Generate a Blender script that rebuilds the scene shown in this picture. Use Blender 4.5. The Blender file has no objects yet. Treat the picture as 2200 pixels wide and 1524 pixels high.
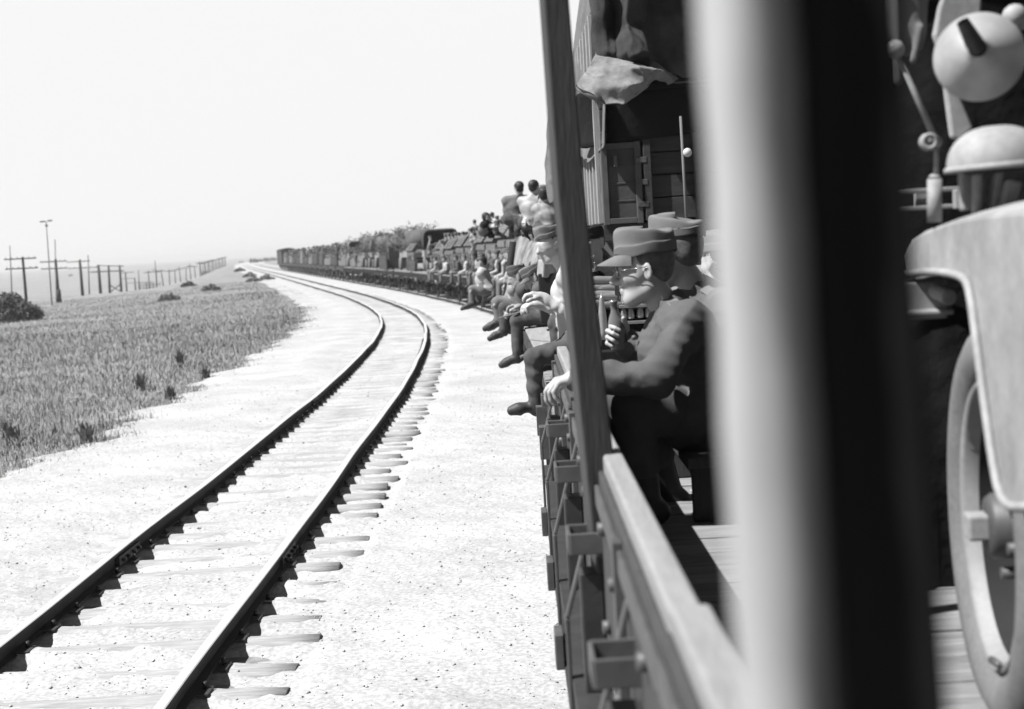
import bpy, bmesh, math, random
import numpy as np
from mathutils import Vector, Matrix
R = math.radians
random.seed(7); rng = np.random.default_rng(11)
scn = bpy.context.scene
COL = scn.collection

# ------------------------------------------------------------------ camera
CAM = Vector((0.0, 0.0, 2.55))
FPX = 3055.0                       # focal length in pixels of the 2200 px wide photograph
cd = bpy.data.cameras.new("camera"); cam = bpy.data.objects.new("camera", cd); COL.objects.link(cam)
cd.sensor_width = 36.0; cd.lens = FPX / 2200 * 36
cd.clip_start = 0.02; cd.clip_end = 20000
CAM_ROT = (Matrix.Rotation(R(0.265), 3, 'Z') @ Matrix.Rotation(R(90 - 4.53), 3, 'X') @ Matrix.Rotation(R(-3.35), 3, 'Z'))
cam.matrix_world = Matrix.Translation(CAM) @ CAM_ROT.to_4x4()
cd.dof.use_dof = True; cd.dof.focus_distance = 8.5; cd.dof.aperture_fstop = 3.5
scn.camera = cam

# ------------------------------------------------------------------ sky, sun, exposure
HAZE_L = 7.6
SUN_EL, SUN_AZ = 55.0, -108.0       # azimuth clockwise from +Y (direction of travel)
wd = bpy.data.worlds.new("World"); scn.world = wd; wd.use_nodes = True
nt = wd.node_tree; nt.nodes.clear()
sky = nt.nodes.new("ShaderNodeTexSky"); sky.sky_type = 'NISHITA'; sky.sun_disc = False
sky.sun_elevation = R(SUN_EL); sky.sun_rotation = R(SUN_AZ)
sky.air_density = 0.6; sky.dust_density = 0.3; sky.ozone_density = 1.0
bw = nt.nodes.new("ShaderNodeRGBToBW"); bg = nt.nodes.new("ShaderNodeBackground"); wo = nt.nodes.new("ShaderNodeOutputWorld")
nt.links.new(sky.outputs[0], bw.inputs[0]); nt.links.new(bg.outputs[0], wo.inputs[0])
# bright white summer haze low over the horizon, fading into the clear sky overhead
gt = nt.nodes.new("ShaderNodeNewGeometry"); sx = nt.nodes.new("ShaderNodeSeparateXYZ"); nt.links.new(gt.outputs["Incoming"], sx.inputs[0])
hm = nt.nodes.new("ShaderNodeMapRange"); hm.interpolation_type = 'SMOOTHSTEP'
hm.inputs["From Min"].default_value = -0.30; hm.inputs["From Max"].default_value = -0.20; hm.inputs["To Min"].default_value = 0.0; hm.inputs["To Max"].default_value = 1.0
nt.links.new(sx.outputs[2], hm.inputs["Value"])
hz = nt.nodes.new("ShaderNodeMix"); hz.data_type = 'FLOAT'; nt.links.new(bw.outputs[0], hz.inputs[2]); hz.inputs[3].default_value = HAZE_L
# haze kept bright ahead and dulled behind the camera, to hold down fill light
am = nt.nodes.new('ShaderNodeMapRange'); am.interpolation_type = 'SMOOTHSTEP'; am.inputs['From Min'].default_value = 0.25; am.inputs['From Max'].default_value = -0.55; am.inputs['To Min'].default_value = 0.0; am.inputs['To Max'].default_value = 1.0
nt.links.new(sx.outputs[1], am.inputs['Value']); mm = nt.nodes.new('ShaderNodeMath'); mm.operation = 'MULTIPLY'; nt.links.new(hm.outputs[0], mm.inputs[0]); nt.links.new(am.outputs[0], mm.inputs[1])
nt.links.new(mm.outputs[0], hz.inputs[0]); nt.links.new(hz.outputs[0], bg.inputs[0])
bg.inputs[1].default_value = 0.05
sd = bpy.data.lights.new("sun", 'SUN'); sun = bpy.data.objects.new("sun", sd); COL.objects.link(sun)
sd.energy = 5.0; sd.angle = R(0.53); sd.color = (1, 1, 1)
_sdir = Vector((math.sin(R(SUN_AZ)) * math.cos(R(SUN_EL)), math.cos(R(SUN_AZ)) * math.cos(R(SUN_EL)), math.sin(R(SUN_EL))))
sun.rotation_euler = _sdir.to_track_quat('Z', 'Y').to_euler(); sun.location = (0, 0, 60)
vs = scn.view_settings; vs.view_transform = 'Standard'; vs.look = 'None'; vs.gamma = 1.0
vs.exposure = 1.3
scn.render.resolution_x, scn.render.resolution_y = 1024, 709
scn.cycles.max_bounces = 6; scn.cycles.diffuse_bounces = 2
scn.cycles.use_denoising = True

# ------------------------------------------------------------------ helpers
def at(px, py, d):
    """world point seen at photo pixel (px, py), standing d metres down the line (world Y = d)"""
    v = CAM_ROT @ Vector(((px - 1100) / FPX, -(py - 762) / FPX, -1.0))
    return CAM + v * (d / v.y)

def proj(p):
    v = CAM_ROT.transposed() @ (Vector(p) - CAM)
    return (1100 + FPX * v.x / -v.z, 762 - FPX * v.y / -v.z, -v.z)

def smooth01(t):
    t = np.clip(t, 0, 1); return t * t * (3 - 2 * t)

def nz3(p, f, seed=0):
    """cheap smooth noise in -1..1 from sines, p (...,3)"""
    r = np.random.default_rng(seed); out = 0
    for i in range(5):
        k = r.normal(size=3) * f * (0.7 + 0.35 * i); ph = r.uniform(0, 6.28)
        out = out + np.sin(p[..., 0] * k[0] + p[..., 1] * k[1] + p[..., 2] * k[2] + ph + 1.3 * np.sin(p[..., (i) % 3] * f * 0.8 + i)) / (1 + 0.4 * i)
    return out / 2.6

MATS = {}
def mat(name, base, rough=0.8, metal=0.0, nscale=6.0, var=0.25, bump=0.15, bscale=None, stretch=(1, 1, 1), bdist=0.01, spec=0.3, fine=0.0, fscale=90.0, contrast=1.0):
    """grey procedural surface: base value, two scales of noise in value, noise bump"""
    if name in MATS: return MATS[name]
    base = base * 0.58
    m = bpy.data.materials.new(name); m.use_nodes = True; t = m.node_tree; N = t.nodes; L = t.links
    b = N["Principled BSDF"]; b.inputs["Roughness"].default_value = rough; b.inputs["Metallic"].default_value = metal
    b.inputs["Specular IOR Level"].default_value = spec
    tc = N.new("ShaderNodeTexCoord"); mp = N.new("ShaderNodeMapping"); mp.inputs["Scale"].default_value = stretch
    L.new(tc.outputs["Object"], mp.inputs["Vector"])
    n1 = N.new("ShaderNodeTexNoise"); n1.inputs["Scale"].default_value = nscale; n1.inputs["Detail"].default_value = 6; n1.inputs["Roughness"].default_value = 0.62
    L.new(mp.outputs[0], n1.inputs["Vector"])
    mr = N.new("ShaderNodeMapRange"); h = 0.24 / contrast
    mr.inputs["From Min"].default_value = 0.5 - h; mr.inputs["From Max"].default_value = 0.5 + h
    mr.inputs["To Min"].default_value = base * (1 - var); mr.inputs["To Max"].default_value = base * (1 + var)
    L.new(n1.outputs[0], mr.inputs["Value"]); val = mr.outputs[0]
    if fine > 0:
        n3 = N.new("ShaderNodeTexNoise"); n3.inputs["Scale"].default_value = fscale; n3.inputs["Detail"].default_value = 3
        L.new(mp.outputs[0], n3.inputs["Vector"])
        m3 = N.new("ShaderNodeMapRange"); m3.inputs["From Min"].default_value = 0.32; m3.inputs["From Max"].default_value = 0.68
        m3.inputs["To Min"].default_value = 1 - fine; m3.inputs["To Max"].default_value = 1 + fine
        L.new(n3.outputs[0], m3.inputs["Value"])
        mu = N.new("ShaderNodeMath"); mu.operation = 'MULTIPLY'; L.new(val, mu.inputs[0]); L.new(m3.outputs[0], mu.inputs[1]); val = mu.outputs[0]
    cc = N.new("ShaderNodeCombineColor")
    for i in range(3): L.new(val, cc.inputs[i])
    L.new(cc.outputs[0], b.inputs["Base Color"])
    if bump > 0:
        n2 = N.new("ShaderNodeTexNoise"); n2.inputs["Scale"].default_value = bscale or nscale * 5; n2.inputs["Detail"].default_value = 5
        L.new(mp.outputs[0], n2.inputs["Vector"])
        bp = N.new("ShaderNodeBump"); bp.inputs["Strength"].default_value = bump; bp.inputs["Distance"].default_value = bdist
        L.new(n2.outputs[0], bp.inputs["Height"]); L.new(bp.outputs[0], b.inputs["Normal"])
    MATS[name] = m; return m

def link(o, parent=None):
    COL.objects.link(o)
    if parent is not None: o.parent = parent
    return o

def tag(o, label=None, cat=None, group=None, kind=None):
    if label: o["label"] = label
    if cat: o["category"] = cat
    if group: o["group"] = group
    if kind: o["kind"] = kind
    return o

def thing(name, label, cat, loc=(0, 0, 0), rz=0.0, group=None):
    o = bpy.data.objects.new(name, None); o.location = loc; o.rotation_euler = (0, 0, rz); o.empty_display_size = 0.2
    COL.objects.link(o); return tag(o, label, cat, group)

def mesh_from(name, V, F, mats, mi=None, smooth=False, parent=None, origin=None):
    me = bpy.data.meshes.new(name)
    V = np.asarray(V, dtype=np.float64)
    if origin is not None: V = V - np.asarray(origin, dtype=np.float64)
    if isinstance(F, np.ndarray):
        n, k = F.shape
        me.vertices.add(len(V)); me.vertices.foreach_set("co", V.astype(np.float32).ravel())
        me.loops.add(n * k); me.loops.foreach_set("vertex_index", F.astype(np.int32).ravel())
        me.polygons.add(n); me.polygons.foreach_set("loop_start", np.arange(0, n * k, k, dtype=np.int32))
        me.polygons.foreach_set("loop_total", np.full(n, k, dtype=np.int32))
        me.update(calc_edges=True); me.validate()
    else:
        me.from_pydata([tuple(map(float, v)) for v in V], [], F); me.update()
    for m in (mats if isinstance(mats, (list, tuple)) else [mats]): me.materials.append(m)
    if mi is not None: me.polygons.foreach_set("material_index", np.asarray(mi, dtype=np.int32))
    if smooth is True: me.polygons.foreach_set("use_smooth", np.ones(len(me.polygons), dtype=bool))
    o = bpy.data.objects.new(name, me)
    if origin is not None and parent is None: o.location = origin
    return link(o, parent)

class MB:
    """collects shapes into ONE mesh"""
    def __init__(s, origin=(0, 0, 0)): s.V = []; s.F = []; s.M = []; s.S = []; s.o = Vector(origin)
    def add(s, V, F, m=0, sm=False):
        k = len(s.V); s.V += [Vector(v) - s.o for v in V]; s.F += [[i + k for i in f] for f in F]; s.M += [m] * len(F); s.S += [sm] * len(F); return s
    def box(s, c, size, rot=None, m=0, taper=None):
        x, y, z = (q / 2 for q in size); tp = taper or (1, 1)
        P = [Vector((a * x * (tp[0] if d > 0 else 1), b * y * (tp[1] if d > 0 else 1), d * z)) for d in (-1, 1) for b in (-1, 1) for a in (-1, 1)]
        if rot is not None:
            M = rot if isinstance(rot, Matrix) else (Matrix.Rotation(rot[2], 3, 'Z') @ Matrix.Rotation(rot[1], 3, 'Y') @ Matrix.Rotation(rot[0], 3, 'X'))
            P = [M @ p for p in P]
        c = Vector(c)
        return s.add([c + p for p in P], [(0, 2, 3, 1), (4, 5, 7, 6), (0, 1, 5, 4), (2, 6, 7, 3), (0, 4, 6, 2), (1, 3, 7, 5)], m)
    def bar(s, a, b, w, h, up=(0, 0, 1), m=0, w2=None, h2=None):
        """rectangular bar from a to b; w across, h along 'up'"""
        a, b = Vector(a), Vector(b); d = (b - a).normalized(); u = Vector(up); x = d.cross(u)
        if x.length < 1e-4: x = d.cross(Vector((0, 1, 0)))
        x.normalize(); u = x.cross(d).normalized(); P = []
        for p, ww, hh in ((a, w, h), (b, w2 or w, h2 or h)):
            for q, r_ in ((-1, -1), (1, -1), (1, 1), (-1, 1)): P.append(p + x * (q * ww / 2) + u * (r_ * hh / 2))
        return s.add(P, [(0, 1, 2, 3), (7, 6, 5, 4), (0, 4, 5, 1), (1, 5, 6, 2), (2, 6, 7, 3), (3, 7, 4, 0)], m)
    def cyl(s, a, b, ra, rb=None, n=14, m=0, caps=True, sm=True):
        a, b = Vector(a), Vector(b); rb = ra if rb is None else rb; d = (b - a).normalized()
        x = d.orthogonal().normalized(); y = d.cross(x)
        V = [p + x * (r * math.cos(2 * math.pi * i / n)) + y * (r * math.sin(2 * math.pi * i / n)) for p, r in ((a, ra), (b, rb)) for i in range(n)]
        s.add(V, [(i, (i + 1) % n, n + (i + 1) % n, n + i) for i in range(n)], m, sm)
        if caps: s.add(V[:n], [tuple(range(n))[::-1]], m); s.add(V[n:], [tuple(range(n))], m)
        return s
    def tube(s, pts, r, n=8, m=0):
        for p, q in zip(pts[:-1], pts[1:]): s.cyl(p, q, r, r, n, m)
        return s
    def sweep(s, pts, r, n=10, m=0):
        """one continuous round bar along a path"""
        P = [Vector(p) for p in pts]; V = []; F = []; x = None
        for i, p in enumerate(P):
            d = (P[min(i + 1, len(P) - 1)] - P[max(i - 1, 0)]).normalized(); x = d.orthogonal() if x is None else x - d * x.dot(d); x.normalize(); y = d.cross(x)
            V += [p + x * (r * math.cos(2 * math.pi * k / n)) + y * (r * math.sin(2 * math.pi * k / n)) for k in range(n)]
        for i in range(len(P) - 1):
            for k in range(n): F.append((i * n + k, i * n + (k + 1) % n, (i + 1) * n + (k + 1) % n, (i + 1) * n + k))
        return s.add(V, F, m, True)
    def lathe(s, c, axis, prof, n=32, m=0, sm=True):
        """prof: list of (radius, distance along axis)"""
        c = Vector(c); d = Vector(axis).normalized(); x = d.orthogonal().normalized(); y = d.cross(x)
        V = []; F = []
        for r, h in prof:
            for i in range(n):
                t = 2 * math.pi * i / n; V.append(c + d * h + x * (r * math.cos(t)) + y * (r * math.sin(t)))
        for j in range(len(prof) - 1):
            for i in range(n): F.append((j * n + i, j * n + (i + 1) % n, (j + 1) * n + (i + 1) % n, (j + 1) * n + i))
        return s.add(V, F, m, sm)
    def ball(s, c, r, n=14, m=0, sc=(1, 1, 1)):
        c = Vector(c); V = []; F = []; k = n // 2
        for j in range(k + 1):
            a = math.pi * j / k
            for i in range(n):
                t = 2 * math.pi * i / n
                V.append(c + Vector((r * sc[0] * math.sin(a) * math.cos(t), r * sc[1] * math.sin(a) * math.sin(t), r * sc[2] * math.cos(a))))
        for j in range(k):
            for i in range(n): F.append((j * n + i, (j + 1) * n + i, (j + 1) * n + (i + 1) % n, j * n + (i + 1) % n))
        return s.add(V, F, m, True)
    def prism(s, poly, ext, m=0):
        """poly: list of 3-D points, extruded by vector ext"""
        e = Vector(ext); n = len(poly); P = [Vector(p) for p in poly]
        s.add(P + [p + e for p in P], [tuple(range(n))[::-1], tuple(range(n, 2 * n))] + [(i, (i + 1) % n, n + (i + 1) % n, n + i) for i in range(n)], m); return s
    def build(s, name, mats, parent=None, bevel=0.0, seg=2, smooth=None, loc=None):
        me = bpy.data.meshes.new(name); me.from_pydata([tuple(v) for v in s.V], [], s.F)
        for mm in (mats if isinstance(mats, (list, tuple)) else [mats]): me.materials.append(mm)
        me.polygons.foreach_set("material_index", np.array(s.M, dtype=np.int32)); me.polygons.foreach_set("use_smooth", np.array(s.S if smooth is None else [smooth] * len(s.F), dtype=bool))
        bm = bmesh.new(); bm.from_mesh(me); bmesh.ops.remove_doubles(bm, verts=bm.verts, dist=1e-5)
        bmesh.ops.recalc_face_normals(bm, faces=bm.faces); bm.to_mesh(me); bm.free(); me.update()
        o = bpy.data.objects.new(name, me); link(o, parent)
        if loc is not None: o.location = loc
        elif parent is None: o.location = s.o
        if bevel > 0:
            b = o.modifiers.new("soft_edges", 'BEVEL'); b.width = bevel; b.segments = seg; b.limit_method = 'ANGLE'; b.angle_limit = R(35)
        return o

def kids(o): return [c for c in bpy.data.objects if c.parent == o]
def copy_tree(o, children, loc=None, rz=None, label=None):
    """a thing with copies of its parts and sub-parts; children = dict object -> list of children"""
    c = o.copy(); COL.objects.link(c)
    if loc is not None: c.location = loc
    if rz is not None: c.rotation_euler = (0, 0, rz)
    if label: c["label"] = label
    for ch in children.get(o.name, []):
        d = ch.copy(); COL.objects.link(d); d.parent = c
        for g in children.get(ch.name, []):
            e = g.copy(); COL.objects.link(e); e.parent = d
    return c
def tree_of(o):
    t = {}
    for x in bpy.data.objects:
        if x.parent is not None: t.setdefault(x.parent.name, []).append(x)
    return t

# ------------------------------------------------------------------ the line of the railway (y = metres down the line)
_ky = np.array([-80, 22, 40, 50, 66, 85, 105, 300, 600, 1200, 6000.])
_ks = np.array([0, 0, .048, .082, .13, .175, .205, .21, .19, .12, .12])
_yy = np.arange(-80, 6001, 0.5); _sl = np.interp(_yy, _ky, _ks)
_xx = -2.17 - np.concatenate([[0], np.cumsum((_sl[1:] + _sl[:-1]) / 2 * 0.5)])
def slope(y): return np.interp(y, _ky, _ks)
def xref(y): return np.interp(y, _yy, _xx)
def zt(y): return -0.45 * smooth01((np.asarray(y, dtype=float) - 30) / 58)
def P2(y, w):
    """plan position: w metres to the right of the right-hand rail of the empty track"""
    s = slope(y); n = np.sqrt(1 + s * s)
    return xref(y) + w / n, y + w * s / n
def PT(y, w, z=0.0):
    x, yy = P2(y, w); return Vector((float(x), float(yy), float(zt(y)) + z))
def heading(y): return math.atan(float(slope(y)))      # rotation about Z
EDGE = 2.37                                            # left edge of the wagons, w
TC = EDGE + 1.42                                       # centre line of the occupied track, w
DECK = 1.45
# ================================================================== SETTING
M_ball = mat("white_ballast", 0.47, 0.95, nscale=0.7, var=0.17, bump=0.45, bscale=30, bdist=0.015, fine=0.22, fscale=30)
M_far_haze = mat("hazed_far_field", 0.27, 0.95, nscale=0.05, var=0.3, bump=0.6, bscale=1.5, bdist=0.2, fine=0.25, fscale=0.9)  # paled in colour for the haze over the far field
M_soil = mat("grassy_earth", 0.26, 0.95, nscale=0.5, var=0.35, bump=0.6, bscale=6, bdist=0.1, fine=0.3, fscale=8)
M_tie = mat("weathered_sleeper", 0.40, 0.9, nscale=5, var=0.35, bump=0.6, bscale=14, stretch=(0.6, 6, 6), bdist=0.012)
M_rail = mat("rusty_rail_side", 0.035, 0.75, nscale=8, var=0.35, bump=0.25, bscale=40)
M_railtop = mat("worn_rail_top", 0.95, 0.38, metal=0.25, nscale=12, var=0.15, bump=0.03, stretch=(1, 0.05, 1))
M_iron = mat("dark_iron", 0.035, 0.6, metal=0.0, nscale=12, var=0.4, bump=0.25, bscale=60, bdist=0.004, spec=0.4)

# terrain --------------------------------------------------------------
_ty = [0, 60, 100, 164, 212, 255, 340, 437, 600, 1200, 2500, 4500, 6000]
_tz = [-.35, -.45, -.8, -1.4, -1.65, -2.4, -4.3, -6.6, -6.6, -4.0, -1.5, 0.5, 1.0]
def terr(y, w):
    y = np.asarray(y, float); w = np.asarray(w, float)
    base = zt(y) - 0.22
    low = np.interp(y, _ty, _tz)
    f = smooth01((-w - 6.5) / 22)
    z = base * (1 - f) + low * f
    z = np.where(w > 0, zt(y) - 0.24 - 0.1 * smooth01((w - 9) / 6), z)
    p = np.stack([y, w, 0 * y], -1)
    amp = smooth01((-w - 4.8) / 4) * (0.10 + 0.35 * smooth01((y - 60) / 300)) + smooth01((w - 9) / 6) * .1
    z = z + amp * (0.6 * nz3(p, 0.25, 3) + 0.4 * nz3(p, 0.9, 4))
    far = smooth01((y - 700) / 2500)
    return z + far * 1.2 * nz3(p, 0.003, 9)
def sheet(name, ys, ws, zf, m, kind="structure"):
    Y, W = np.meshgrid(ys, ws, indexing='ij'); X, YY = P2(Y, W); Z = zf(Y, W)
    V = np.stack([X, YY, Z], -1).reshape(-1, 3); a, b = len(ys), len(ws)
    I = (np.arange(a - 1)[:, None] * b + np.arange(b - 1)[None, :])
    F = np.stack([I, I + 1, I + b + 1, I + b], -1).reshape(-1, 4)[:, ::-1]
    o = mesh_from(name, V, np.ascontiguousarray(F), m, smooth=True); return tag(o, kind=kind)
_ysT = np.concatenate([np.arange(-60, 4, 8), np.arange(4, 120, 0.8), np.arange(120, 460, 4), np.geomspace(460, 5800, 40)])
_wsT = np.concatenate([-np.geomspace(3500, 60, 30), -np.arange(58, 30, -2.), -np.arange(30, 4.3, -0.5), np.array([-3.9, 0, 6, 9]), np.geomspace(11, 2500, 24)])
field = sheet("field", _ysT, _wsT, terr, M_soil)
field.data.materials.append(M_far_haze)                      # beyond the telegraph line the field is coloured paler, for its fade in haze
_mi = np.zeros(len(field.data.polygons), dtype=np.int32); _nw = len(_wsT) - 1
_yc = (_ysT[:-1] + _ysT[1:]) / 2; _wc = (_wsT[:-1] + _wsT[1:]) / 2
_mi = ((_wc[None, :] < -26 - 3 * np.sin(_yc[:, None] * .11)) & (_yc[:, None] > 95)) | (_yc[:, None] > 640)
field.data.polygons.foreach_set("material_index", _mi.astype(np.int32).ravel())

# ballast bed ------------------------------------------------------------
TIE = 0.58; GA = -0.76                     # sleeper spacing; centre of the empty track, w
_tj = {}
def tie_jit(k):
    if k not in _tj:
        r = np.random.default_rng(1000 + k); _tj[k] = (r.uniform(-.06, .06), r.uniform(-.09, .09), r.uniform(-.035, .02), r.uniform(-.03, .05))
    return _tj[k]
def edge_noise(y): return 0.35 * np.sin(y * 0.9) + 0.3 * np.sin(y * 2.3 + 1) + 0.22 * np.sin(y * 5.1)
def ballz(y, w):
    p = np.stack([y, w, 0 * y], -1)
    z = zt(y) - 0.158 + 0 * w
    z = z + 0.020 * nz3(p, 2.2, 21) + 0.012 * nz3(p, 7.0, 22) + 0.006 * nz3(p, 19, 26)
    k = y / TIE; fr = k - np.round(k)                       # 0 at a sleeper
    crib = np.cos(2 * math.pi * fr)                         # 1 on the sleeper, -1 between
    intrack = smooth01((1.45 - np.abs(w - GA)) / 0.3)
    ripple = 0.6 + 0.4 * nz3(np.stack([y * 0.3, w * .8, 0 * y], -1), 2.0, 23)
    z = z + intrack * (0.014 * crib * ripple - .004)
    # stone drawn away from the rails between the sleepers, more so on the right
    hol = np.exp(-((w - 0.10) / 0.17) ** 2) * 0.085 + np.exp(-((w + 1.52 - 0.10) / 0.17) ** 2) * 0.085
    hol = hol * (0.75 + 0.5 * nz3(np.stack([np.round(k) * 7.1, w * 0, 0 * y], -1), 1.0, 24))
    z = z - hol * smooth01(0.5 - 0.9 * crib)
    sh = smooth01((w - 0.12) / 0.3) * smooth01((0.75 - w) / 0.12)
    z = z - sh * (0.022 + 0.022 * nz3(np.stack([y * 0.55, w * .2, 0 * y], -1), 2.0, 25))
    # loose hump along the shoulder, falling away at the grass
    z = z + 0.05 * np.exp(-((w + 2.75) / 0.5) ** 2) * (0.6 + .4 * nz3(p, 1.1, 28))
    z = z - 0.30 * smooth01((-w - 4.4 + 0.5 * edge_noise(y) - .012 * np.clip(70 - y, -40, 70) * 0) / 1.6)
    z = z - 0.35 * smooth01((w - 7.6) / 1.6)
    return z
for ya, yb, dy, dw in ((-20, 6, 1.0, 0.5), (6, 22, 0.045, 0.045), (22, 48, 0.09, 0.08), (48, 110, 0.31, 0.2), (110, 900, 3.0, 0.4)):
    sheet("ballast_bed", np.linspace(ya, yb, int((yb - ya) / dy) + 1), np.arange(-6.6, 9.8, dw) if yb > 60 or yb < 7 else np.concatenate([np.arange(-6.6, 2.9, dw), np.arange(3.0, 9.8, 0.4)]), ballz, M_ball)

# sleepers ----------------------------------------------------------------
def sleeper_mesh(seed, L=2.7):
    r = np.random.default_rng(seed); n = 14; k = 11; V = []; F = []
    xs = np.linspace(-L / 2, L / 2, k)
    for x in xs:
        wv = 0.125 + r.uniform(-.008, .008); e = 1 - 0.10 * (abs(x) > L / 2 - .03)
        for i in range(n):
            t = math.pi * i / (n - 1)
            V.append((x, -math.cos(t) * wv * e, (max(0.0, math.sin(t)) ** 0.6) * 0.085 * e - 0.085 + r.uniform(-.004, .004)))
    for j in range(k - 1):
        for i in range(n - 1): F.append((j * n + i, j * n + i + 1, (j + 1) * n + i + 1, (j + 1) * n + i))
    F.append(tuple(range(n))[::-1]); F.append(tuple(range((k - 1) * n, k * n)))
    me = bpy.data.meshes.new("sleeper"); me.from_pydata([tuple(map(float, v)) for v in V], [], F); me.materials.append(M_tie)
    me.polygons.foreach_set("use_smooth", np.array([len(f) == 4 for f in F], dtype=bool)); me.update(); return me
SLM = [sleeper_mesh(i) for i in range(6)]
pm = MB(); pm.box((0, 0, .006), (.26, .17, .014))
for a in (-1, 1): pm.cyl((a * .085, .045 * a, .012), (a * .085, .045 * a, .055), .018, .016, 7)
PLM = None
def put_sleepers(wc, y0, y1, label, group, plates):
    global PLM
    for k in range(int(y0 / TIE), int(y1 / TIE)):
        if k * TIE < y0: continue
        j = tie_jit(k + (0 if wc < 0 else 5000)); y = k * TIE + j[0] * .5
        p = PT(y, wc + j[1]); o = bpy.data.objects.new("sleeper", SLM[(k * 7 + 3) % 6]); COL.objects.link(o)
        o.location = (p.x, p.y, p.z - 0.145 + j[2] * .5); o.rotation_euler = (0, j[3] * .25, heading(y) + j[0] * .25)
        tag(o, label, "sleeper", group)
        if plates and y < 42:
            for sx in (-.76, .76):
                if PLM is None: q = pm.build("tie_plate", M_iron, o); PLM = q.data
                else: q = bpy.data.objects.new("tie_plate", PLM); link(q, o)
                q.location = (sx - j[1], 0, 0.0)
put_sleepers(GA, 6.8, 125, "weathered half-buried wooden sleeper under the empty track", "sleepers of the empty track", True)
put_sleepers(TC, 5.0, 60, "wooden sleeper under the train, its end poking out beside the wagons", "sleepers under the train", False)

# rails ---------------------------------------------------------------------
RP = [(-.065, -.14), (.065, -.14), (.065, -.128), (.012, -.112), (.010, -.045), (.036, -.034), (.036, -.006), (.028, 0), (-.028, 0), (-.036, -.006), (-.036, -.034), (-.010, -.045), (-.012, -.112), (-.065, -.128)]
def rail(w, y0, label, bolts):
    ys = np.concatenate([np.arange(y0, 130, 0.62), np.arange(130, 640, 4)]); V = []; F = []; MI = []; n = len(RP)
    for i, y in enumerate(ys):
        a, b = P2(y, w); s = slope(y); q = math.sqrt(1 + s * s); wob = 0.008 * math.sin(y * 0.55 + w) + 0.005 * math.sin(y * 1.3)
        for (c, z) in RP: V.append((float(a + (c + wob) / q), float(b + (c + wob) * s / q), float(zt(y)) + z + 0.006 * math.sin(y * 0.8 + w * 2)))
        if i:
            for j in range(n):
                F.append(((i - 1) * n + j, (i - 1) * n + (j + 1) % n, i * n + (j + 1) % n, i * n + j)); MI.append(1 if j in (6, 7, 8) else 0)
    o = mesh_from("rail", V, F, [M_rail, M_railtop], MI, parent=None); tag(o, label, "rail", "rails of the two tracks")
    for by in bolts:
        f = MB()
        for sd_ in (-1, 1):
            a = PT(by - .35, w + sd_ * .03, -.08); b = PT(by + .35, w + sd_ * .03, -.08); f.bar(a, b, .03, .085)
            for q in (-.25, -.09, .09, .25): c = PT(by + q, w + sd_ * .045, -.08); f.cyl(c, PT(by + q, w + sd_ * .08, -.08), .016, n=8)
        f.build("fishplate", M_iron, o)
    return o
rail(0.0, -15, "right-hand rail of the empty track, its worn top shining", (12.4, 24.9, 37.4))
rail(-1.52, -15, "left-hand rail of the empty track, its worn top shining", (12.8, 25.3, 37.8))
rail(TC - .76, -15, "rail under the train on the side nearest the empty track", ())
rail(TC + .76, -15, "rail under the train on its far side", ())

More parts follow.
